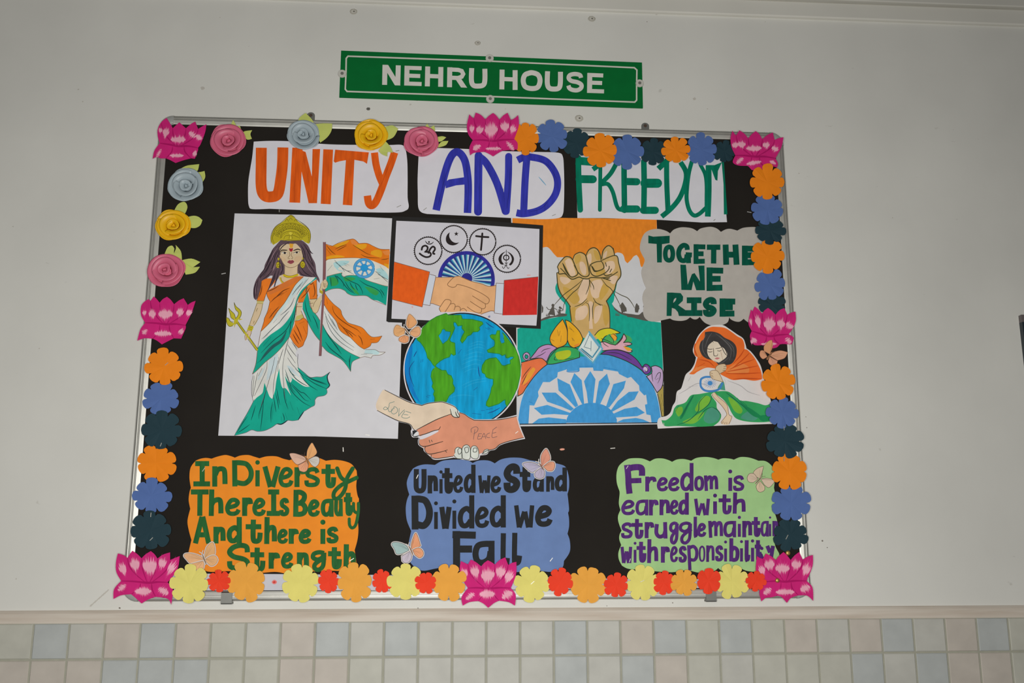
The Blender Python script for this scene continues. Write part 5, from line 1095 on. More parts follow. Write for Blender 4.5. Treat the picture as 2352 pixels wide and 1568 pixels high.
letters(a, C3, ['r 448 415 612 607', 'e 608 420 757 606', 'e 753 420 906 606', 'd 908 240 1097 602', 'o 1088 405 1217 600', 'm 1213 400 1400 600', 'i 1513 325 1592 600', 's 1588 400 1737 602',
                'e 150 712 332 912', 'a 333 710 514 915', 'r 498 712 637 915', 'n 638 710 780 912', 'e 773 712 892 907', 'd 883 620 1032 906', 'w 1083 700 1307 912', 'i 1318 635 1397 896', 't 1403 618 1577 902', 'h 1578 620 1757 892',
                's 148 1005 302 1212', 't 283 935 442 1217', 'r 443 1000 582 1207', 'u 578 1000 752 1212', 'g 763 993 900 1288 48', 'g 888 993 1076 1288 48', 'l 1073 910 1142 1196', 'e 1123 1010 1247 1192', 'm 1268 985 1462 1202', 'a 1463 985 1642 1196', 'i 1638 920 1702 1190', 'n 1703 985 1837 1196', 't 1828 910 1947 1192', 'a 1943 985 2057 1187 40', 'i 2043 928 2087 1182 36', 'n 2093 985 2172 1182 36',
                'w 138 1318 302 1527', 'i 300 1255 357 1522', 't 348 1228 477 1522', 'h 478 1220 632 1527', 'r 653 1315 782 1522', 'e 778 1308 882 1517', 's 888 1308 997 1522', 'p 998 1298 1140 1620 42', 'o 1148 1303 1232 1512 27', 'n 1240 1300 1352 1512 36', 's 1358 1300 1467 1507', 'i 1463 1238 1522 1507', 'b 1533 1208 1672 1512', 'i 1668 1233 1727 1507', 'l 1728 1208 1812 1507', 'i 1808 1223 1872 1507', 't 1868 1208 1957 1507', 'y 2000 1305 2128 1500'], 50, PUR, 'marker')
a.line(C3, ['225,265! 240,400 245,520 258,635!'], 78, PUR, 'marker', cap='butt')
a.line(C3, ['215,330! 290,300 380,295 415,320 418,405!'], 80, PUR, 'marker', cap='butt'); a.line(C3, ['250,470! 410,465!'], 66, PUR, 'marker', cap='butt')
a.line(C3, ['1950,1420! 1975,1500!', '1945,1330! 1960,1340!'], 40, PUR, 'marker')
a.build()
staple_on(gc, C3, ['215,315! 240,275!', '1095,915! 1135,915!', '255,1515! 270,1470!'])

# white paper strip that shows between the bottom flowers
st = sheet('paper_strip', 'white paper strip with a red spot running behind the bottom row of flowers', 'paper strip', 0.0112, I1,
           '392,1318! 470,1317! 640,1318! 880,1320! 1160,1323! 1440,1329! 1737,1330! 1737,1349! 1440,1351! 1000,1355! 640,1355! 400,1356!', (186, 186, 194), 'poster', smooth=False)
a = st.part('red_spot')
a.fill(I1, ['624,1336 630,1331 636,1335 634,1340 628,1341'], (214, 120, 116), 'wash'); a.fill(I1, ['627,1336 631,1334 633,1337 629,1339'], (196, 60, 56), 'wash')
a.build()

# ------------------------------------------------------------------ folded paper flowers
LF = 0.74
PCOL = {'orange': (222, 120, 22), 'blue': (74, 98, 150), 'teal': (30, 52, 60), 'yellow': (204, 194, 106), 'red': (220, 58, 34), 'tan': (210, 148, 60)}
def flower(cx, cy, rx, ry, rot, n, colname, layer, label, group, st=None):
    """n-petalled flower cut from folded paper: the folds rise and fall round the middle"""
    d = 0.0176 + 0.003 * layer
    rd = random.Random(int(cx * 7 + cy * 3))
    cen = P(cx, cy, d)
    mm = (P(cx + 1, cy, d) - cen).length
    verts = [Vector((0, -0.0006, 0))]; faces = []
    N = n * 2; M = 5                                   # creases, samples between two creases
    hs = []
    for k in range(N):                                 # height of the rim at each crease
        b = 0.0005 if k % 2 else 0.0013
        hs.append(min(0.0026, max(0.0, b + rd.choice((-.0004, 0, 0, .0004, .0010, .0022)) + rd.uniform(-0.0005, 0.0005))))
    nts = [rd.uniform(.66, .80) for _ in range(n)]
    rim = []
    jit = [rd.uniform(0.93, 1.05) for _ in range(n)]
    for k in range(N):                                 # k even: tip of petal k/2, odd: notch after it
        for j in range(M):
            f = k + j / M
            p = (f / 2 + 0.5) % n                      # petal coordinate
            pi_ = int(p); u = (p - pi_ - 0.5) * 2      # -1..1 across the petal
            notch = nts[(pi_ if u > 0 else pi_ - 1) % n]
            r = notch + (1 - notch) * math.sqrt(max(0.0, 1 - min(1, abs(u)) ** 2.1))
            r = notch + (r - notch) * (1 + (jit[pi_ % n] - 1) * 4)
            if abs(abs(u) - 1) < 1e-6: r = notch
            a = math.radians(rot) + 2 * math.pi * f / N
            if abs(u) > 0.3: a += 0.06 * (2 * math.pi / n) * (1 if u > 0 else -1) * (1 - abs(u)) * 1.6
            h0, h1 = hs[k], hs[(k + 1) % N]
            h = (h0 + (h1 - h0) * j / M) * r
            q = P(cx + rx * r * math.sin(a), cy - ry * r * math.cos(a), d)
            rim.append(Vector((q.x - cen.x, -h, q.z - cen.z)))
    nr = len(rim)
    mid = [Vector((v.x * .5, v.y * .5, v.z * .5)) for v in rim]
    verts += mid + rim
    for i in range(nr):
        j = (i + 1) % nr
        faces.append((0, 1 + j, 1 + i)); faces.append((1 + i, 1 + j, 1 + nr + j, 1 + nr + i))
    o = mesh_obj('paper_flower', verts, faces, [0] * len(faces), [mat(PCOL[colname], 'satin')], None, cen)
    for p in o.data.polygons:
        if p.normal.y > 0: p.flip()
    sm = o.modifiers.new('thickness', 'SOLIDIFY'); sm.thickness = 0.0004; sm.offset = -1
    tag(o, label, 'paper flower', group)
    for q in (st or []):
        x0, y0, x1, y1 = q
        m = MB(); A_ = P(x0, y0, d); B_ = P(x1, y1, d)
        t = (B_ - A_).normalized(); nn = Vector((-t.z, 0, t.x)) * 0.0006
        hh = -0.0036
        v = [A_ + nn, A_ - nn, B_ - nn, B_ + nn]
        v = [Vector((p.x, -d + hh, p.z)) for p in v] + [Vector((p.x, -d + hh + 0.003, p.z)) for p in v]
        m.add((v, [(0, 1, 2, 3), (0, 4, 5, 1), (1, 5, 6, 2), (2, 6, 7, 3), (3, 7, 4, 0)]), mat((170, 168, 160), 'metal'))
        for p in m.v: p -= cen
        recalc(m.build('staple', o))
    return o
GT_, GR_, GL_, GB_ = 'paper flowers along the top edge', 'paper flowers down the right edge', 'paper flowers down the left edge', 'paper flowers along the bottom edge'
FL = [
 (1207, 318, 30, 38, 0, 8, 'orange', 2, 'orange paper flower tucked against right side of the middle top lotus', GT_),
 (1268, 313, 38, 38, -8, 8, 'blue', 1, 'blue paper flower, first on top edge right of the lotus', GT_),
 (1323, 329, 34, 33, 6, 8, 'teal', 0, 'dark teal paper flower above the letter F of FREEDOM', GT_),
 (1379, 346, 39, 40, -4, 8, 'orange', 2, 'orange paper flower over the letter R of FREEDOM', GT_),
 (1440, 348, 40, 40, 0, 8, 'blue', 1, 'blue paper flower above the first letter E of FREEDOM', GT_),
 (1500, 349, 33, 32, 4, 8, 'teal', 0, 'dark teal paper flower on top edge between the blue and small orange flowers', GT_),
 (1552, 345, 33, 31, -6, 8, 'orange', 2, 'small orange paper flower over the letter D of FREEDOM', GT_),
 (1611, 344, 36, 39, -4, 8, 'blue', 1, 'blue paper flower over the letter O of FREEDOM', GT_),
 (1664, 348, 27, 26, 10, 8, 'teal', 0, 'dark teal paper flower partly under the top right lotus', GT_),
 (1763, 419, 41, 41, 0, 8, 'orange', 5, 'orange paper flower directly below the top right lotus', GR_),
 (1763, 482, 38, 36, 12, 8, 'blue', 4, 'blue paper flower, second below the top right lotus', GR_),
 (1769, 530, 35, 31, 4, 8, 'teal', 3, 'dark teal paper flower at top right corner of the grey cloud', GR_),
 (1762, 589, 40, 40, -3, 8, 'orange', 2, 'orange paper flower covering the end of TOGETHE', GR_),
 (1769, 654, 35, 38, -10, 8, 'blue', 1, 'blue paper flower two above the right middle lotus', GR_),
 (1772, 700, 32, 30, -22, 8, 'teal', 0, 'dark teal paper flower just behind top of the right middle lotus', GR_),
 (1788, 879, 39, 42, -12, 8, 'orange', 5, 'orange paper flower below the peach butterfly on the right', GR_),
 (1797, 948, 37, 36, 4, 8, 'blue', 4, 'blue paper flower at the bottom right of the flag-wrapped girl', GR_, [(1800, 979, 1800, 988)]),
 (1803, 1013, 44, 40, -22, 8, 'teal', 3, 'dark teal paper flower on right edge above the green card', GR_, [(1800, 1050, 1800, 1059)]),
 (1813, 1083, 43, 42, 22, 8, 'orange', 2, 'orange paper flower at top right corner of the green card', GR_),
 (1817, 1155, 45, 43, -22, 8, 'blue', 1, 'blue paper flower beside the words earned with on green card', GR_),
 (1816, 1228, 42, 38, 20, 8, 'teal', 0, 'dark teal paper flower above the bottom right lotus', GR_, [(1804, 1238, 1809, 1228)]),
 (377, 843, 45, 43, -4, 8, 'orange', 1, 'orange paper flower just below the left middle lotus', GL_, [(380, 839, 387, 833)]),
 (370, 915, 43, 39, -22, 8, 'blue', 0, 'blue paper flower, second below the left middle lotus', GL_),
 (371, 988, 46, 46, 2, 8, 'teal', 1, 'dark teal paper flower, third below the left middle lotus', GL_, [(369, 1025, 372, 1017)]),
 (359, 1064, 47, 43, 22, 8, 'orange', 0, 'orange paper flower beside top of the orange slogan card', GL_),
 (348, 1139, 46, 41, 2, 8, 'blue', 1, 'blue paper flower beside the words There Is on orange card', GL_),
 (346, 1218, 48, 46, -4, 8, 'teal', 2, 'dark teal paper flower above the bottom left lotus', GL_, [(347, 1187, 348, 1177), (345, 1241, 352, 1234)]),
 (435, 1341, 46, 46, 4, 8, 'yellow', 2, 'pale yellow paper flower, first right of the bottom left lotus', GB_),
 (503, 1334, 27, 25, -4, 8, 'red', 1, 'small red paper flower below left end of the orange card', GB_),
 (565, 1336, 46, 47, -20, 8, 'tan', 0, 'large tan-orange paper flower over the S of Strength', GB_),
 (690, 1339, 43, 46, -16, 8, 'yellow', 0, 'pale yellow paper flower below the middle of the word Strength', GB_),
 (755, 1334, 24, 28, 4, 8, 'red', 0, 'small red paper flower below right end of the word Strength', GB_),
 (815, 1337, 41, 46, -6, 8, 'tan', 1, 'large tan-orange paper flower below right corner of orange card', GB_),
 (879, 1334, 24, 27, -16, 8, 'red', 0, 'small red paper flower half hidden behind yellow one below blue card', GB_),
 (932, 1334, 43, 43, 0, 8, 'yellow', 1, 'pale yellow paper flower below the butterfly left of blue card', GB_),
 (978, 1338, 25, 25, 22, 8, 'red', 3, 'small red paper flower below left corner of the blue card', GB_),
 (1031, 1337, 41, 44, -22, 8, 'tan', 2, 'large tan-orange paper flower overlapping left side of bottom middle lotus', GB_),
 (1222, 1340, 42, 43, 12, 8, 'yellow', 0, 'pale yellow paper flower right of the bottom middle lotus', GB_, [(1219, 1341, 1227, 1334)]),
 (1286, 1336, 30, 33, 12, 8, 'red', 1, 'red paper flower below right corner of the blue card', GB_),
 (1350, 1342, 43, 45, 22, 8, 'tan', 0, 'large tan-orange paper flower between the blue and green cards', GB_),
 (1415, 1343, 29, 29, 8, 8, 'red', 1, 'red paper flower below left corner of the green card', GB_),
 (1476, 1338, 39, 43, -12, 8, 'yellow', 0, 'pale yellow paper flower below left part of the green card', GB_, [(1470, 1336, 1479, 1332)]),
 (1525, 1338, 26, 28, 8, 8, 'red', 1, 'red paper flower with its right petals under a small tan flower', GB_),
 (1570, 1337, 31, 31, -22, 8, 'tan', 2, 'small tan-orange paper flower below middle of the green card', GB_),
 (1627, 1333, 28, 31, 4, 6, 'red', 2, 'red six-petalled paper flower above the right bottom clip', GB_),
 (1681, 1335, 40, 41, -22, 8, 'yellow', 1, 'pale yellow paper flower below right end of green card', GB_),
 (1736, 1335, 24, 24, 6, 8, 'red', 4, 'small red paper flower overlapping left side of bottom right lotus', GB_),
]
for q in FL: flower(*q)

# ------------------------------------------------------------------ painted paper lotuses
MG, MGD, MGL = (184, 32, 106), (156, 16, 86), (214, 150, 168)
def lotus(F, outline, base, upper, lower, waist, patches, layer, label):
    d = 0.0176 + 0.003 * layer
    s = Sheet('paper_lotus', label, 'paper lotus', d, 'pink paper lotuses round the board')
    rd = random.Random(len(outline))
    shade, streak = [], []
    def rib(pts, w):
        A = clean(curve(parse(pts, F), False, 6))
        L_r, R_r = [], []
        n = len(A)
        for i, p in enumerate(A):
            a, b = A[max(0, i - 1)], A[min(n - 1, i + 1)]
            dx, dy = b[0] - a[0], b[1] - a[1]; L = math.hypot(dx, dy) or 1
            h = w / F[2] * .5 * (0.25 + 0.75 * math.sin(math.pi * (i + .4) / n))
            L_r.append((p[0] - dy / L * h, p[1] + dx / L * h)); R_r.append((p[0] + dy / L * h, p[1] - dx / L * h))
        return L_r + R_r[::-1]
    bx, by = base
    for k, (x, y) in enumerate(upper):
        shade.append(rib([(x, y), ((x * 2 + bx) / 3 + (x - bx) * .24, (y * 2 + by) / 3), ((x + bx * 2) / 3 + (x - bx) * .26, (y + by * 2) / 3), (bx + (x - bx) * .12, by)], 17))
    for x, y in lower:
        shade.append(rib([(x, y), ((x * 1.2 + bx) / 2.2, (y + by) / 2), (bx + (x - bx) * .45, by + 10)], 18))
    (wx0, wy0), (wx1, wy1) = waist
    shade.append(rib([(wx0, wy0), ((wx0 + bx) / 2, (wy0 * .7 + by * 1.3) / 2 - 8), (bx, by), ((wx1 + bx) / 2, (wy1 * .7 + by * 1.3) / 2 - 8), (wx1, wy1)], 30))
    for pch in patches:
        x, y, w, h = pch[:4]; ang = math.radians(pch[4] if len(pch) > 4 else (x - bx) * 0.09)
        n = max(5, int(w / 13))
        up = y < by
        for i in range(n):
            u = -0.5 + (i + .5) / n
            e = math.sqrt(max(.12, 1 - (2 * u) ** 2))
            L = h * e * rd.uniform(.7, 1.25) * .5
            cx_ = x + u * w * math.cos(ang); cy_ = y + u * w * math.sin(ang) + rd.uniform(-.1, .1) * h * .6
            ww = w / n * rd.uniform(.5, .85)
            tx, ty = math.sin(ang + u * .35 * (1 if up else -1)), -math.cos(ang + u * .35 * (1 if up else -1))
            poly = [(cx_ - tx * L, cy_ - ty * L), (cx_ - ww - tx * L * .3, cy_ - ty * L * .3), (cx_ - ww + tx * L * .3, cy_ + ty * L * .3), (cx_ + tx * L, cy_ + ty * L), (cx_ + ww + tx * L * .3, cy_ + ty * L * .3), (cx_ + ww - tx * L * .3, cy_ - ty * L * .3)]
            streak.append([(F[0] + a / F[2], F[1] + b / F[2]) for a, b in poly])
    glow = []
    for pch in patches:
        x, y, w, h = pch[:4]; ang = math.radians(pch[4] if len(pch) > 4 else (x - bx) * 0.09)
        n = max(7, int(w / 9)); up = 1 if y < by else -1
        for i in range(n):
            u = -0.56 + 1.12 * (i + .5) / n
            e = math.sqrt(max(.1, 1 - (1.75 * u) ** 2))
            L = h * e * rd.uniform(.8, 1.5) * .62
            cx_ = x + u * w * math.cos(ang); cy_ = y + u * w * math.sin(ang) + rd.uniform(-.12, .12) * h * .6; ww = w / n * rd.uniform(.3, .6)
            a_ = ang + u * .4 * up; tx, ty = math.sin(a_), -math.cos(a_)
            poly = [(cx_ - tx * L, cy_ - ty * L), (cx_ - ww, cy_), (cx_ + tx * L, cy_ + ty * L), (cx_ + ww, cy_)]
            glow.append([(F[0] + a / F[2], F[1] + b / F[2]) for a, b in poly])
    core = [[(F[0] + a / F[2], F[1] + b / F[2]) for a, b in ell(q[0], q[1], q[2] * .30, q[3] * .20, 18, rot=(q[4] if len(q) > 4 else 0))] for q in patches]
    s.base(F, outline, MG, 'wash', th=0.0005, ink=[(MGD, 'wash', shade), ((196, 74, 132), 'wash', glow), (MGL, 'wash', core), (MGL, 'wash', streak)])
    return s
L1F = (290, 540, 5.872); R2F = (1650, 610, 5.872); B6F = (840, 1260, 5.88); BLF = (240, 1240, 5.8725); BRF = (1650, 1240, 5.8725)
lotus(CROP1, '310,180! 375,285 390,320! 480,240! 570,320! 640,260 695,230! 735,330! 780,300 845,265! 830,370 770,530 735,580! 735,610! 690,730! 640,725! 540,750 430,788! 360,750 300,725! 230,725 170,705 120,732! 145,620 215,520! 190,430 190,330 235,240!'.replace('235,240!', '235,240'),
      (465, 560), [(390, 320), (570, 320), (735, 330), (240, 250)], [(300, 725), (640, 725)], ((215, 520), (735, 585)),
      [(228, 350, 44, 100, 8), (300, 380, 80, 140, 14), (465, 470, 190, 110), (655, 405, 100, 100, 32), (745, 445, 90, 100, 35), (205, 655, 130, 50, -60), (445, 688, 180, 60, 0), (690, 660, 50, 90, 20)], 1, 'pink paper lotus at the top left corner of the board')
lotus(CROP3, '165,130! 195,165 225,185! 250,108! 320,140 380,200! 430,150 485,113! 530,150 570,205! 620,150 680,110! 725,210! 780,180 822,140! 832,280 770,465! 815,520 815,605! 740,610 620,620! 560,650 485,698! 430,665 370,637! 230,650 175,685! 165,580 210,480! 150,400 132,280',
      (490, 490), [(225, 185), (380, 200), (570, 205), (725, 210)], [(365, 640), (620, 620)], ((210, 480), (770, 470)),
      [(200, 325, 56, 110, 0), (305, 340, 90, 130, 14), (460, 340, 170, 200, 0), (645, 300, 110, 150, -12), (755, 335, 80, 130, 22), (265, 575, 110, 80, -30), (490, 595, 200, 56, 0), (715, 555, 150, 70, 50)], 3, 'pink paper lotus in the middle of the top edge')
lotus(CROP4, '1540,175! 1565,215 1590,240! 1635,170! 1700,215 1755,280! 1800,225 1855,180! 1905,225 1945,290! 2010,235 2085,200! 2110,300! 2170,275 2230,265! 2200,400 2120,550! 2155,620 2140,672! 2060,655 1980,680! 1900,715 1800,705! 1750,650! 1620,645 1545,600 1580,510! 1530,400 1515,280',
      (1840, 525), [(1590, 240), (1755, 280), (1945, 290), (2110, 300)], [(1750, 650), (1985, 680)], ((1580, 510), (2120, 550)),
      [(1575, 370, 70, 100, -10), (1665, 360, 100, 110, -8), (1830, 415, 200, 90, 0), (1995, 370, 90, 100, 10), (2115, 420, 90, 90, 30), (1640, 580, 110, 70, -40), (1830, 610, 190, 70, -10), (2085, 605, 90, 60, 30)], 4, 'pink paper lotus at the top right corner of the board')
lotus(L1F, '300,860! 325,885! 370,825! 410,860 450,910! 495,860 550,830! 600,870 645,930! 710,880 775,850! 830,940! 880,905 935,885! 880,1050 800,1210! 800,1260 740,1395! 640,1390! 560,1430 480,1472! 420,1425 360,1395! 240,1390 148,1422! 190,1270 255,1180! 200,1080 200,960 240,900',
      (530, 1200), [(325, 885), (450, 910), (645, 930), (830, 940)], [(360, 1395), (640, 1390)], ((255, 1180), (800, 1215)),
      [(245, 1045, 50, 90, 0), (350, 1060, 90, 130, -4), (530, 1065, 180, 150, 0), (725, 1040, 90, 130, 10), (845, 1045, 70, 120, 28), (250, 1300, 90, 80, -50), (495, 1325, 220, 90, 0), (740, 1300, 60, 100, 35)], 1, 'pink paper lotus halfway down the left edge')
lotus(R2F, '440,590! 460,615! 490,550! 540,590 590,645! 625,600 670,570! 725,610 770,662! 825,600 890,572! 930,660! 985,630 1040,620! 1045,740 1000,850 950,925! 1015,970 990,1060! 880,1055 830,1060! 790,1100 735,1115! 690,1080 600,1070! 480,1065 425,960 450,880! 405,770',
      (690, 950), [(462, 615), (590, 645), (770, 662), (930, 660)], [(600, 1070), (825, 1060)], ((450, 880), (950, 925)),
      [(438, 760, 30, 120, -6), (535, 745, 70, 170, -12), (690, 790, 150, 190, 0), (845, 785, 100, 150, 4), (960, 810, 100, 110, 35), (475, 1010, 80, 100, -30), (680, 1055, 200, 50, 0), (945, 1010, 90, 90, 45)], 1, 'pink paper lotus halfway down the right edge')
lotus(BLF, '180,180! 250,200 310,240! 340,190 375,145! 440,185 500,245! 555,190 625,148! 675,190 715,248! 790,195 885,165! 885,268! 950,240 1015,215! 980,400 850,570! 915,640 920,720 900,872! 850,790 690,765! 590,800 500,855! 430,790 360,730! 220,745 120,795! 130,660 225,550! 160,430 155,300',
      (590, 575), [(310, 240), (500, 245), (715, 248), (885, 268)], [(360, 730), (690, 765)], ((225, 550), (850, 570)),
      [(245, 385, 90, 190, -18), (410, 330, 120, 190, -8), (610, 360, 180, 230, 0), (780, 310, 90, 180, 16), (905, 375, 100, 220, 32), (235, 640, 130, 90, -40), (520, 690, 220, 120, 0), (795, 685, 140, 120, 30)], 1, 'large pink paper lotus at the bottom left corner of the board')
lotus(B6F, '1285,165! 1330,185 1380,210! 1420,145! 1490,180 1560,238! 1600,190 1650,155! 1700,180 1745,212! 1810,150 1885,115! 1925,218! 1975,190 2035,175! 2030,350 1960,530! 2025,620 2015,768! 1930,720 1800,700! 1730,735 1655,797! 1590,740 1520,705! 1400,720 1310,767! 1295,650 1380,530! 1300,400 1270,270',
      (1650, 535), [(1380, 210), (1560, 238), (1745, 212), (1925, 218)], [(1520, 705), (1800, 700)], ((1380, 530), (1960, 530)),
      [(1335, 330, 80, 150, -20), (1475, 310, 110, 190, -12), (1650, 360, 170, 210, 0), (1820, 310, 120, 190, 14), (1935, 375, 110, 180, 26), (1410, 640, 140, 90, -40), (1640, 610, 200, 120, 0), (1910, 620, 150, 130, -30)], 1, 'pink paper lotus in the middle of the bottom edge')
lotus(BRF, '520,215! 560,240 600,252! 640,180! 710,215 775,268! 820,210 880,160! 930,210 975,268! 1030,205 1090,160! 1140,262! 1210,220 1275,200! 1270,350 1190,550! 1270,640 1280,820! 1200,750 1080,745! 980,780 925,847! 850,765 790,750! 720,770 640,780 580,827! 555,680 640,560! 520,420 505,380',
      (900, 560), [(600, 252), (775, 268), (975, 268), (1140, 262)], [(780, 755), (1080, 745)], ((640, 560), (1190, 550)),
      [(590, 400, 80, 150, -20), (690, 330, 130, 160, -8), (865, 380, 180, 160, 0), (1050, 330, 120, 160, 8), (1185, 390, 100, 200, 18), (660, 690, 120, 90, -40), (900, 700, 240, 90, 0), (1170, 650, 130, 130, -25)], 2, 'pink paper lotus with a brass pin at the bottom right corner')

# ------------------------------------------------------------------ rolled paper roses
def rose(cx, cy, rx, ry, col, leaves, label, seed, F=None, ic=(0, 0)):
    d = 0.0182
    cen = P(cx, cy, d); mm = (P(cx + 1, cy, d) - cen).length
    RX, RZ = rx * mm, ry * mm * 1.02
    rd = random.Random(seed)
    ph = [rd.uniform(0, 6.28) for _ in range(4)]
    def wob(a): return 1 + .035 * math.sin(3 * a + ph[0]) + .03 * math.sin(5 * a + ph[1])
    m = mat(col, 'sheen')
    N = 48; v = [Vector((0, -0.002, 0))]; f = []
    for fr, h in ((.45, .0022), (.75, .0035), (.93, .0065), (1.0, .0085)):
        for k in range(N):
            a = 2 * math.pi * k / N
            w = wob(a) if fr > .8 else 1
            hh = h + (.0016 * math.sin(2 * a + ph[2]) if fr > .8 else 0)
            v.append(Vector((RX * fr * w * math.cos(a), -hh, RZ * fr * w * math.sin(a))))
    for k in range(N):
        f.append((0, 1 + k, 1 + (k + 1) % N))
        for r in range(3):
            f.append((1 + r * N + k, 1 + (r + 1) * N + k, 1 + (r + 1) * N + (k + 1) % N, 1 + r * N + (k + 1) % N))
    o = mesh_obj('paper_rose', v, f, [0] * len(f), [m], None, cen, True)
    sm = o.modifiers.new('thickness', 'SOLIDIFY'); sm.thickness = 0.0003; sm.offset = 0
    # overlapping petals: each a curved strip standing up and opening outwards
    cxo, czo = ic[0] * RX, ic[1] * RZ
    def petal(r0, a_mid, span, hb, ht, open_, k):
        """one curled petal: a strip whose foot sits low and whose rim opens outwards and rolls over"""
        K = 22; vv, ff = [], []
        prof = ((-.16, 0.0), (-.06, .55), (.04, .88), (.13, 1.0), (.19, .97))
        M_ = len(prof)
        for i in range(K + 1):
            t = i / K; a = a_mid + span * (t - .5)
            env = max(.05, math.sin(math.pi * (.06 + .88 * t))) ** .5
            tw = .10 * (t - .5)                       # one side of the petal tucks inside its neighbour
            sh = max(0, 1 - r0)
            for q, (o_, h_) in enumerate(prof):
                rr = max(.02, r0 + tw + o_ * open_ * (.55 + .45 * env) + .02 * math.sin(3 * a + ph[3] + k))
                hh = hb + (ht - hb) * h_ * (.45 + .55 * env)
                vv.append(Vector((cxo * sh + RX * rr * math.cos(a), -hh, czo * sh + RZ * rr * math.sin(a))))
        for i in range(K):
            for q in range(M_ - 1):
                ff.append((i * M_ + q, i * M_ + q + 1, (i + 1) * M_ + q + 1, (i + 1) * M_ + q))
        p = mesh_obj('petal', vv, ff, [0] * len(ff), [m], o, None, True)
        sm = p.modifiers.new('thickness', 'SOLIDIFY'); sm.thickness = 0.00025; sm.offset = 0
    k_ = 0
    for r0, n_, span, hb, ht, op in ((.78, 2, 3.7, .002, .0110, 1.15), (.50, 2, 3.9, .003, .0150, 1.2), (.21, 1, 7.4, .004, .0128, .8)):
        a0 = rd.uniform(0, 6.28)
        for q in range(n_):
            petal(r0 * rd.uniform(.95, 1.04), a0 + 2 * math.pi * q / n_ + rd.uniform(-.25, .25), span * rd.uniform(.9, 1.1), hb, ht * rd.uniform(.92, 1.05), op, k_); k_ += 1
    lm = mat((166, 174, 92), 'satin')
    for Fl, lv in leaves:
        po = clean(curve(parse(lv, Fl), True, 4)); dd = d + .0004
        pv = [P(x, y, dd) - cen for x, y in po]
        gx = sum(p.x for p in pv) / len(pv); gz = sum(p.z for p in pv) / len(pv)
        for p in pv: p.y = -.0004 - .0022 * min(1, math.hypot(p.x - gx, p.z - gz) / .02)
        n = len(pv)
        faces = [tuple(t) for t in tessellate_polygon([pv])]
        lo_ = mesh_obj('leaf', pv, faces, [0] * len(faces), [lm], o)
        for p in lo_.data.polygons:
            if p.normal.y > 0: p.flip()
        sm = lo_.modifiers.new('thickness', 'SOLIDIFY'); sm.thickness = 0.0004; sm.offset = -1
    tag(o, label, 'paper rose', 'paper roses at the top left')
LF = 0.67
PK, SV, YW = (182, 88, 112), (142, 154, 160), (212, 158, 18)
Q4 = (290, 380, 9.388); Q5 = (290, 540, 5.872)
rose(525, 325, 41, 39, PK, [(CROP1, '1180,300! 1190,250 1210,213! 1240,265 1250,300! 1290,285 1310,320 1325,380! 1250,400'), (CROP1, '1330,380! 1380,358 1465,350! 1440,400 1462,465! 1390,472')], 'pink paper rose on the top edge beside the corner lotus', 3)
rose(699, 313, 37, 35, SV, [(CROP1, '2080,250! 2105,180 2185,118! 2260,190 2295,245! 2190,300'), (CROP2, '150,268! 260,258 372,262! 360,360 300,450 210,518! 160,400')], 'silver grey paper rose above the letter N of UNITY', 5, ic=(-.1, .1))
rose(852, 313, 38, 37, YW, [(CROP2, '1070,310! 1180,284 1260,330! 1200,440 1110,485!'), (CROP2, '1090,500! 1160,580 1190,655! 1120,640 1112,702! 1040,672 995,628!')], 'yellow paper rose above the letter T of UNITY', 7)
rose(967, 328, 39, 36, PK, [(CROP2, '1610,330! 1625,300 1652,262! 1690,312 1705,305! 1745,282! 1758,350 1745,415!'), (CROP2, '1760,445! 1850,428 1908,445! 1850,492 1790,510!'), (CROP2, '1790,565! 1850,500 1938,494! 1900,550 1800,582!')], 'pink paper rose between the UNITY and AND cards', 9, ic=(.1, .12))
rose(428, 427, 40, 40, SV, [(CROP1, '500,870! 600,822 752,808! 725,900 640,920!'), (CROP1, '700,915! 760,912 822,898! 832,980 800,1045!')], 'silver grey paper rose on left edge, below the corner lotus', 11)
rose(399, 519, 41, 36, YW, [(Q4, '1040,975! 1110,850 1200,793 1280,800 1322,910 1255,1080!'), (Q4, '1300,1125! 1450,1088 1560,1110 1645,1180! 1600,1290 1500,1350 1400,1350!')], 'yellow paper rose on the left edge of the board', 13)
rose(385, 623, 42, 39, PK, [(Q5, '515,270! 560,170 620,143 650,182! 640,248! 672,180 668,133! 740,220 755,345! 640,330'), (Q5, '735,345! 880,318 1002,365! 950,400 900,432! 995,428! 930,508 805,535!')], 'pink paper rose above the left middle lotus', 15, ic=(-.15, .1))

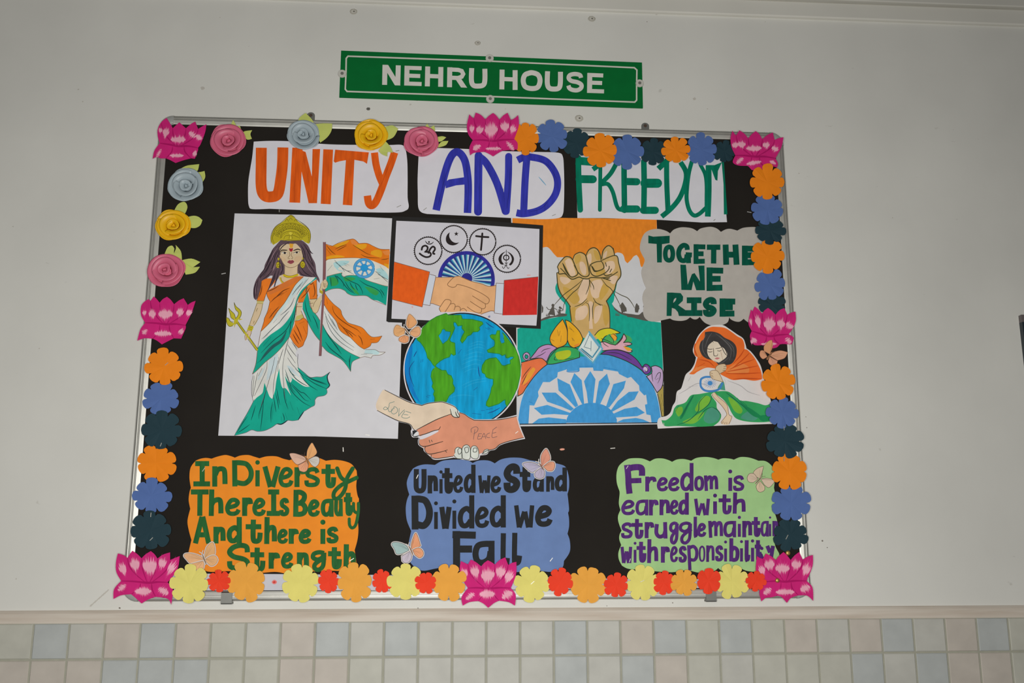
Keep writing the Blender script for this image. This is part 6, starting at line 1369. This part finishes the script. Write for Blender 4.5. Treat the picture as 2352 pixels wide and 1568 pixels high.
# ------------------------------------------------------------------ paper butterflies
def butterfly(F, wings, body, cols, edge, d, label, white=True, veins=True, hub=None):
    # outline of the cut-out: convex-ish union made of one sheet per wing with the body on top
    s = Sheet('paper_butterfly', label, 'paper butterfly', d, 'paper butterflies on the board')
    b = parse(body, F)
    bb = [(p[0], p[1]) for p in b]
    n = len(bb)
    ax = (bb[-1][0] - bb[0][0], bb[-1][1] - bb[0][1]); L = math.hypot(*ax) or 1
    nx, ny = -ax[1] / L, ax[0] / L
    wv = (2.6 if white else 1.6)
    po = [(p[0] + nx * wv, p[1] + ny * wv) for p in bb] + [(p[0] - nx * wv, p[1] - ny * wv) for p in reversed(bb)]
    s.base(F, None, (200, 194, 190) if white else cols[0], 'poster', th=0.0004, poly=po)
    k0 = s.lv
    for w_, c_ in zip(wings, cols):
        a = s.part('wing')
        pp = clean(curve(parse(w_, F), True, 5))
        pts = [(p[0], p[1]) for p in pp]
        if white:
            s.lv += 4e-6; a.raw(outset(pts, 2.0), s.lv, a.mi((202, 196, 192), 'poster'))
        s.lv += 4e-6; a.raw(outset(pts, .35), s.lv, a.mi(edge, 'ink'))
        s.lv += 4e-6; a.raw(outset(pts, -.5), s.lv, a.mi(c_, 'wash'))
        if veins:
            hx, hy = min(((p[0] - (bb[0][0] + bb[-1][0]) / 2, p[1] - (bb[0][1] + bb[-1][1]) / 2, p) for p in pts), key=lambda t: t[0] ** 2 + t[1] ** 2)[2]
            far = sorted(pts, key=lambda p: -((p[0] - hx) ** 2 + (p[1] - hy) ** 2))[:max(4, len(pts) // 3)]
            sel = [far[i] for i in (0, len(far) // 2, len(far) - 1)]
            lc = tuple(int(x * .82) for x in c_)
            a.line(I1, [[(hx, hy), (hx + (q[0] - hx) * .5 + .6, hy + (q[1] - hy) * .5 - .6), (hx + (q[0] - hx) * .82, hy + (q[1] - hy) * .82)] for q in sel], .7, lc, 'ink', taper=.5)
        a.build()
    ux, uy = -ax[0] / L, -ax[1] / L
    a = s.part('antennae')
    for sg_ in (-1, 1):
        t0 = (bb[0][0], bb[0][1])
        a.line(I1, [[t0, (t0[0] + ux * 4 + sg_ * nx * 1.6, t0[1] + uy * 4 + sg_ * ny * 1.6), (t0[0] + ux * 8 + sg_ * nx * 5, t0[1] + uy * 8 + sg_ * ny * 5)]], 1.9 if white else .7, (196, 190, 186) if white else (96, 70, 56), 'poster', cap='butt')
    a.build()
    a = s.part('body'); a.line(F, [body], 3.0 * F[2] * .8, tuple(int(x * .55) for x in cols[0]), 'wash', taper=.5); a.build()
    return s
LF = 0.79
PE = (206, 150, 106)
butterfly(E_, ['515,290! 520,220 560,130 640,200 662,260 600,320 545,335!', '500,345! 430,300 370,288 335,360 350,430 420,452 485,430!', '490,430! 420,460 412,510 480,540 540,520 550,450!', '570,380! 640,320 695,312 718,370 700,430 640,458 570,420!'], '490,330! 525,380 575,440!', [(214, 156, 106), (212, 160, 108), (210, 146, 102), (214, 160, 116)], (110, 72, 46), D4, 'tan butterfly cut-out at the upper left of the globe')
butterfly(C1, ['1590,170! 1600,80 1640,0 1665,-18 1690,20 1725,100 1690,150 1610,195!', '1380,150 1378,118 1450,118 1560,160 1585,205! 1530,240 1470,260 1420,220', '1480,270! 1590,215! 1612,270 1600,330 1560,357 1500,340!', '1610,200! 1700,155 1755,180 1748,250 1700,292 1650,260!'], '1565,155! 1600,210 1620,265!', [(214, 158, 104), (204, 166, 146), (206, 146, 112), (192, 186, 178)], (104, 80, 70), D4, 'peach and white butterfly cut-out on top of the orange card', white=False)
butterfly(BLF, ['1350,190! 1380,90 1450,28 1482,70 1490,180 1440,220 1355,245!', '1070,212 1100,180 1200,183 1310,225 1335,272! 1240,300 1160,312 1110,265', '1360,255! 1440,210 1500,215 1528,270 1490,332 1430,346 1370,290!', '1170,320! 1330,278! 1345,330 1320,402 1250,402 1180,350!'], '1320,190! 1345,260 1375,330!', [(210, 162, 112), (214, 166, 124), (212, 164, 116), (210, 162, 118)], (150, 116, 92), 0.0170, 'peach butterfly cut-out at lower left corner of the orange card')
butterfly(C2, ['308,1345! 305,1280 350,1150 380,1158 420,1280 420,1310 330,1352!', '55,1290 78,1260 150,1263 240,1300 278,1362! 200,1400 120,1412 90,1350', '180,1440! 290,1375! 312,1450 280,1510 230,1527 188,1500!', '320,1360! 400,1330 455,1370 458,1430 410,1462 350,1420!'], '275,1310! 305,1365 330,1430!', [(212, 146, 108), (152, 176, 174), (180, 170, 182), (214, 150, 112)], (56, 50, 48), D4, 'butterfly cut-out with one blue-grey wing left of the blue card')
butterfly(C2, ['1978,272! 1975,150 2030,62 2062,80 2092,160 2080,212 1985,285!', '1740,255 1790,233 1880,238 1960,280 1972,296! 1900,340 1860,362 1800,322', '1980,300! 1900,360 1903,420 1960,442 2012,420 2022,350!', '2000,288! 2080,228 2142,230 2152,290 2120,342 2060,342!'], '1950,240! 1985,290 2010,325!', [(206, 140, 118), (170, 164, 186), (168, 158, 178), (208, 146, 118)], (60, 52, 52), D4, 'lavender and pink butterfly cut-out at top right of the blue card')
butterfly(C3, ['1858,405! 1850,360 1900,310 1982,278! 1960,380 1932,442!', '1910,450! 1860,380 1800,378 1770,430 1790,482 1850,492!', '1945,450! 2020,435 2110,458 2118,490 2050,557 1990,520!', '1935,470! 1888,530 1900,592 1940,617 1992,590 1996,540!'], '1955,425! 1920,460 1875,508!', [(198, 178, 152), (202, 180, 158), (204, 182, 160), (200, 178, 150)], (86, 70, 62), D2, 'pale beige butterfly cut-out stuck on the green card', white=False)
butterfly(L_, ['1640,470! 1640,400 1700,330 1752,313! 1762,400 1722,515!', '1685,550! 1640,470 1590,468 1578,530 1620,582 1670,562!', '1730,540! 1770,490 1870,463 1978,488! 1930,570 1830,602!', '1722,552! 1700,620 1740,672 1810,672 1832,612!'], '1755,490! 1715,540 1680,590!', [(206, 146, 104), (204, 146, 112), (206, 150, 118), (204, 146, 116)], (150, 100, 76), 0.0228, 'peach butterfly cut-out below the right middle lotus', white=False)

# ------------------------------------------------------------------ brass pins and loose staples
def pin(px, py, r, d, label):
    c = P(px, py, d); m = MB(); R = r * 0.00103; N = 20; K = 6
    v = []
    for k in range(K + 1):
        t = math.pi / 2 * k / K
        for i in range(N):
            a = 2 * math.pi * i / N
            v.append(c + Vector((R * math.cos(t) * math.cos(a), -R * .62 * math.sin(t) - .0008, R * math.cos(t) * math.sin(a))))
    f = [(k * N + i, k * N + (i + 1) % N, (k + 1) * N + (i + 1) % N, (k + 1) * N + i) for k in range(K) for i in range(N)]
    f.append(tuple(range(N)))
    br = mat((176, 146, 84), 'metal')
    m.add((v, f), br)
    o = m.build('push_pin', None, c, True); recalc(o)
    s_ = MB(); w_ = [c + Vector((.0007 * math.cos(i * 1.047), y, .0007 * math.sin(i * 1.047))) for y in (-.0009, .007) for i in range(6)]
    s_.add((w_, [(i, (i + 1) % 6, (i + 1) % 6 + 6, i + 6) for i in range(6)]), br)
    for q in s_.v: q -= c
    recalc(s_.build('point', o))
    tag(o, label, 'push pin', 'brass push pins')
pin(1785.4, 1332.5, 5.4, 0.0242, 'brass push pin through the middle of the bottom right lotus')
pin(1809.5, 1269.5, 5.8, 0.0245, 'brass push pin above the bottom right lotus, below teal flower')
def loose(x0, y0, x1, y1, label, col=(150, 148, 142)):
    s = Sheet('staple', label, 'staple', 0.0106, 'loose staples in the black paper')
    L = math.hypot(x1 - x0, y1 - y0); nx, ny = -(y1 - y0) / L * .9, (x1 - x0) / L * .9
    s.base(I1, None, col, 'metal', th=0.0005, poly=[(x0 + nx, y0 + ny), (x1 + nx, y1 + ny), (x1 - nx, y1 - ny), (x0 - nx, y0 - ny)])
loose(508.5, 629, 518.5, 627, 'short white staple on black paper left of the woman poster', (190, 188, 184))
loose(788, 1027, 788.5, 1037, 'upright staple on black paper above the orange card')
loose(1402, 1029.5, 1413, 1028.5, 'flat staple on black paper above left of the green card')
loose(1716, 486, 1726, 488, 'bright staple beside the second flower on the right edge', (190, 188, 184))
loose(641.5, 481, 641.5, 487, 'tiny upright staple under the UNITY card')
sc = sheet('paper_scrap', 'tiny pink paper scrap on black paper above the blue card', 'paper scrap', 0.0106, C2, '2215,65 2230,55 2260,52 2280,62 2265,75 2230,78', (214, 150, 128), 'paper')
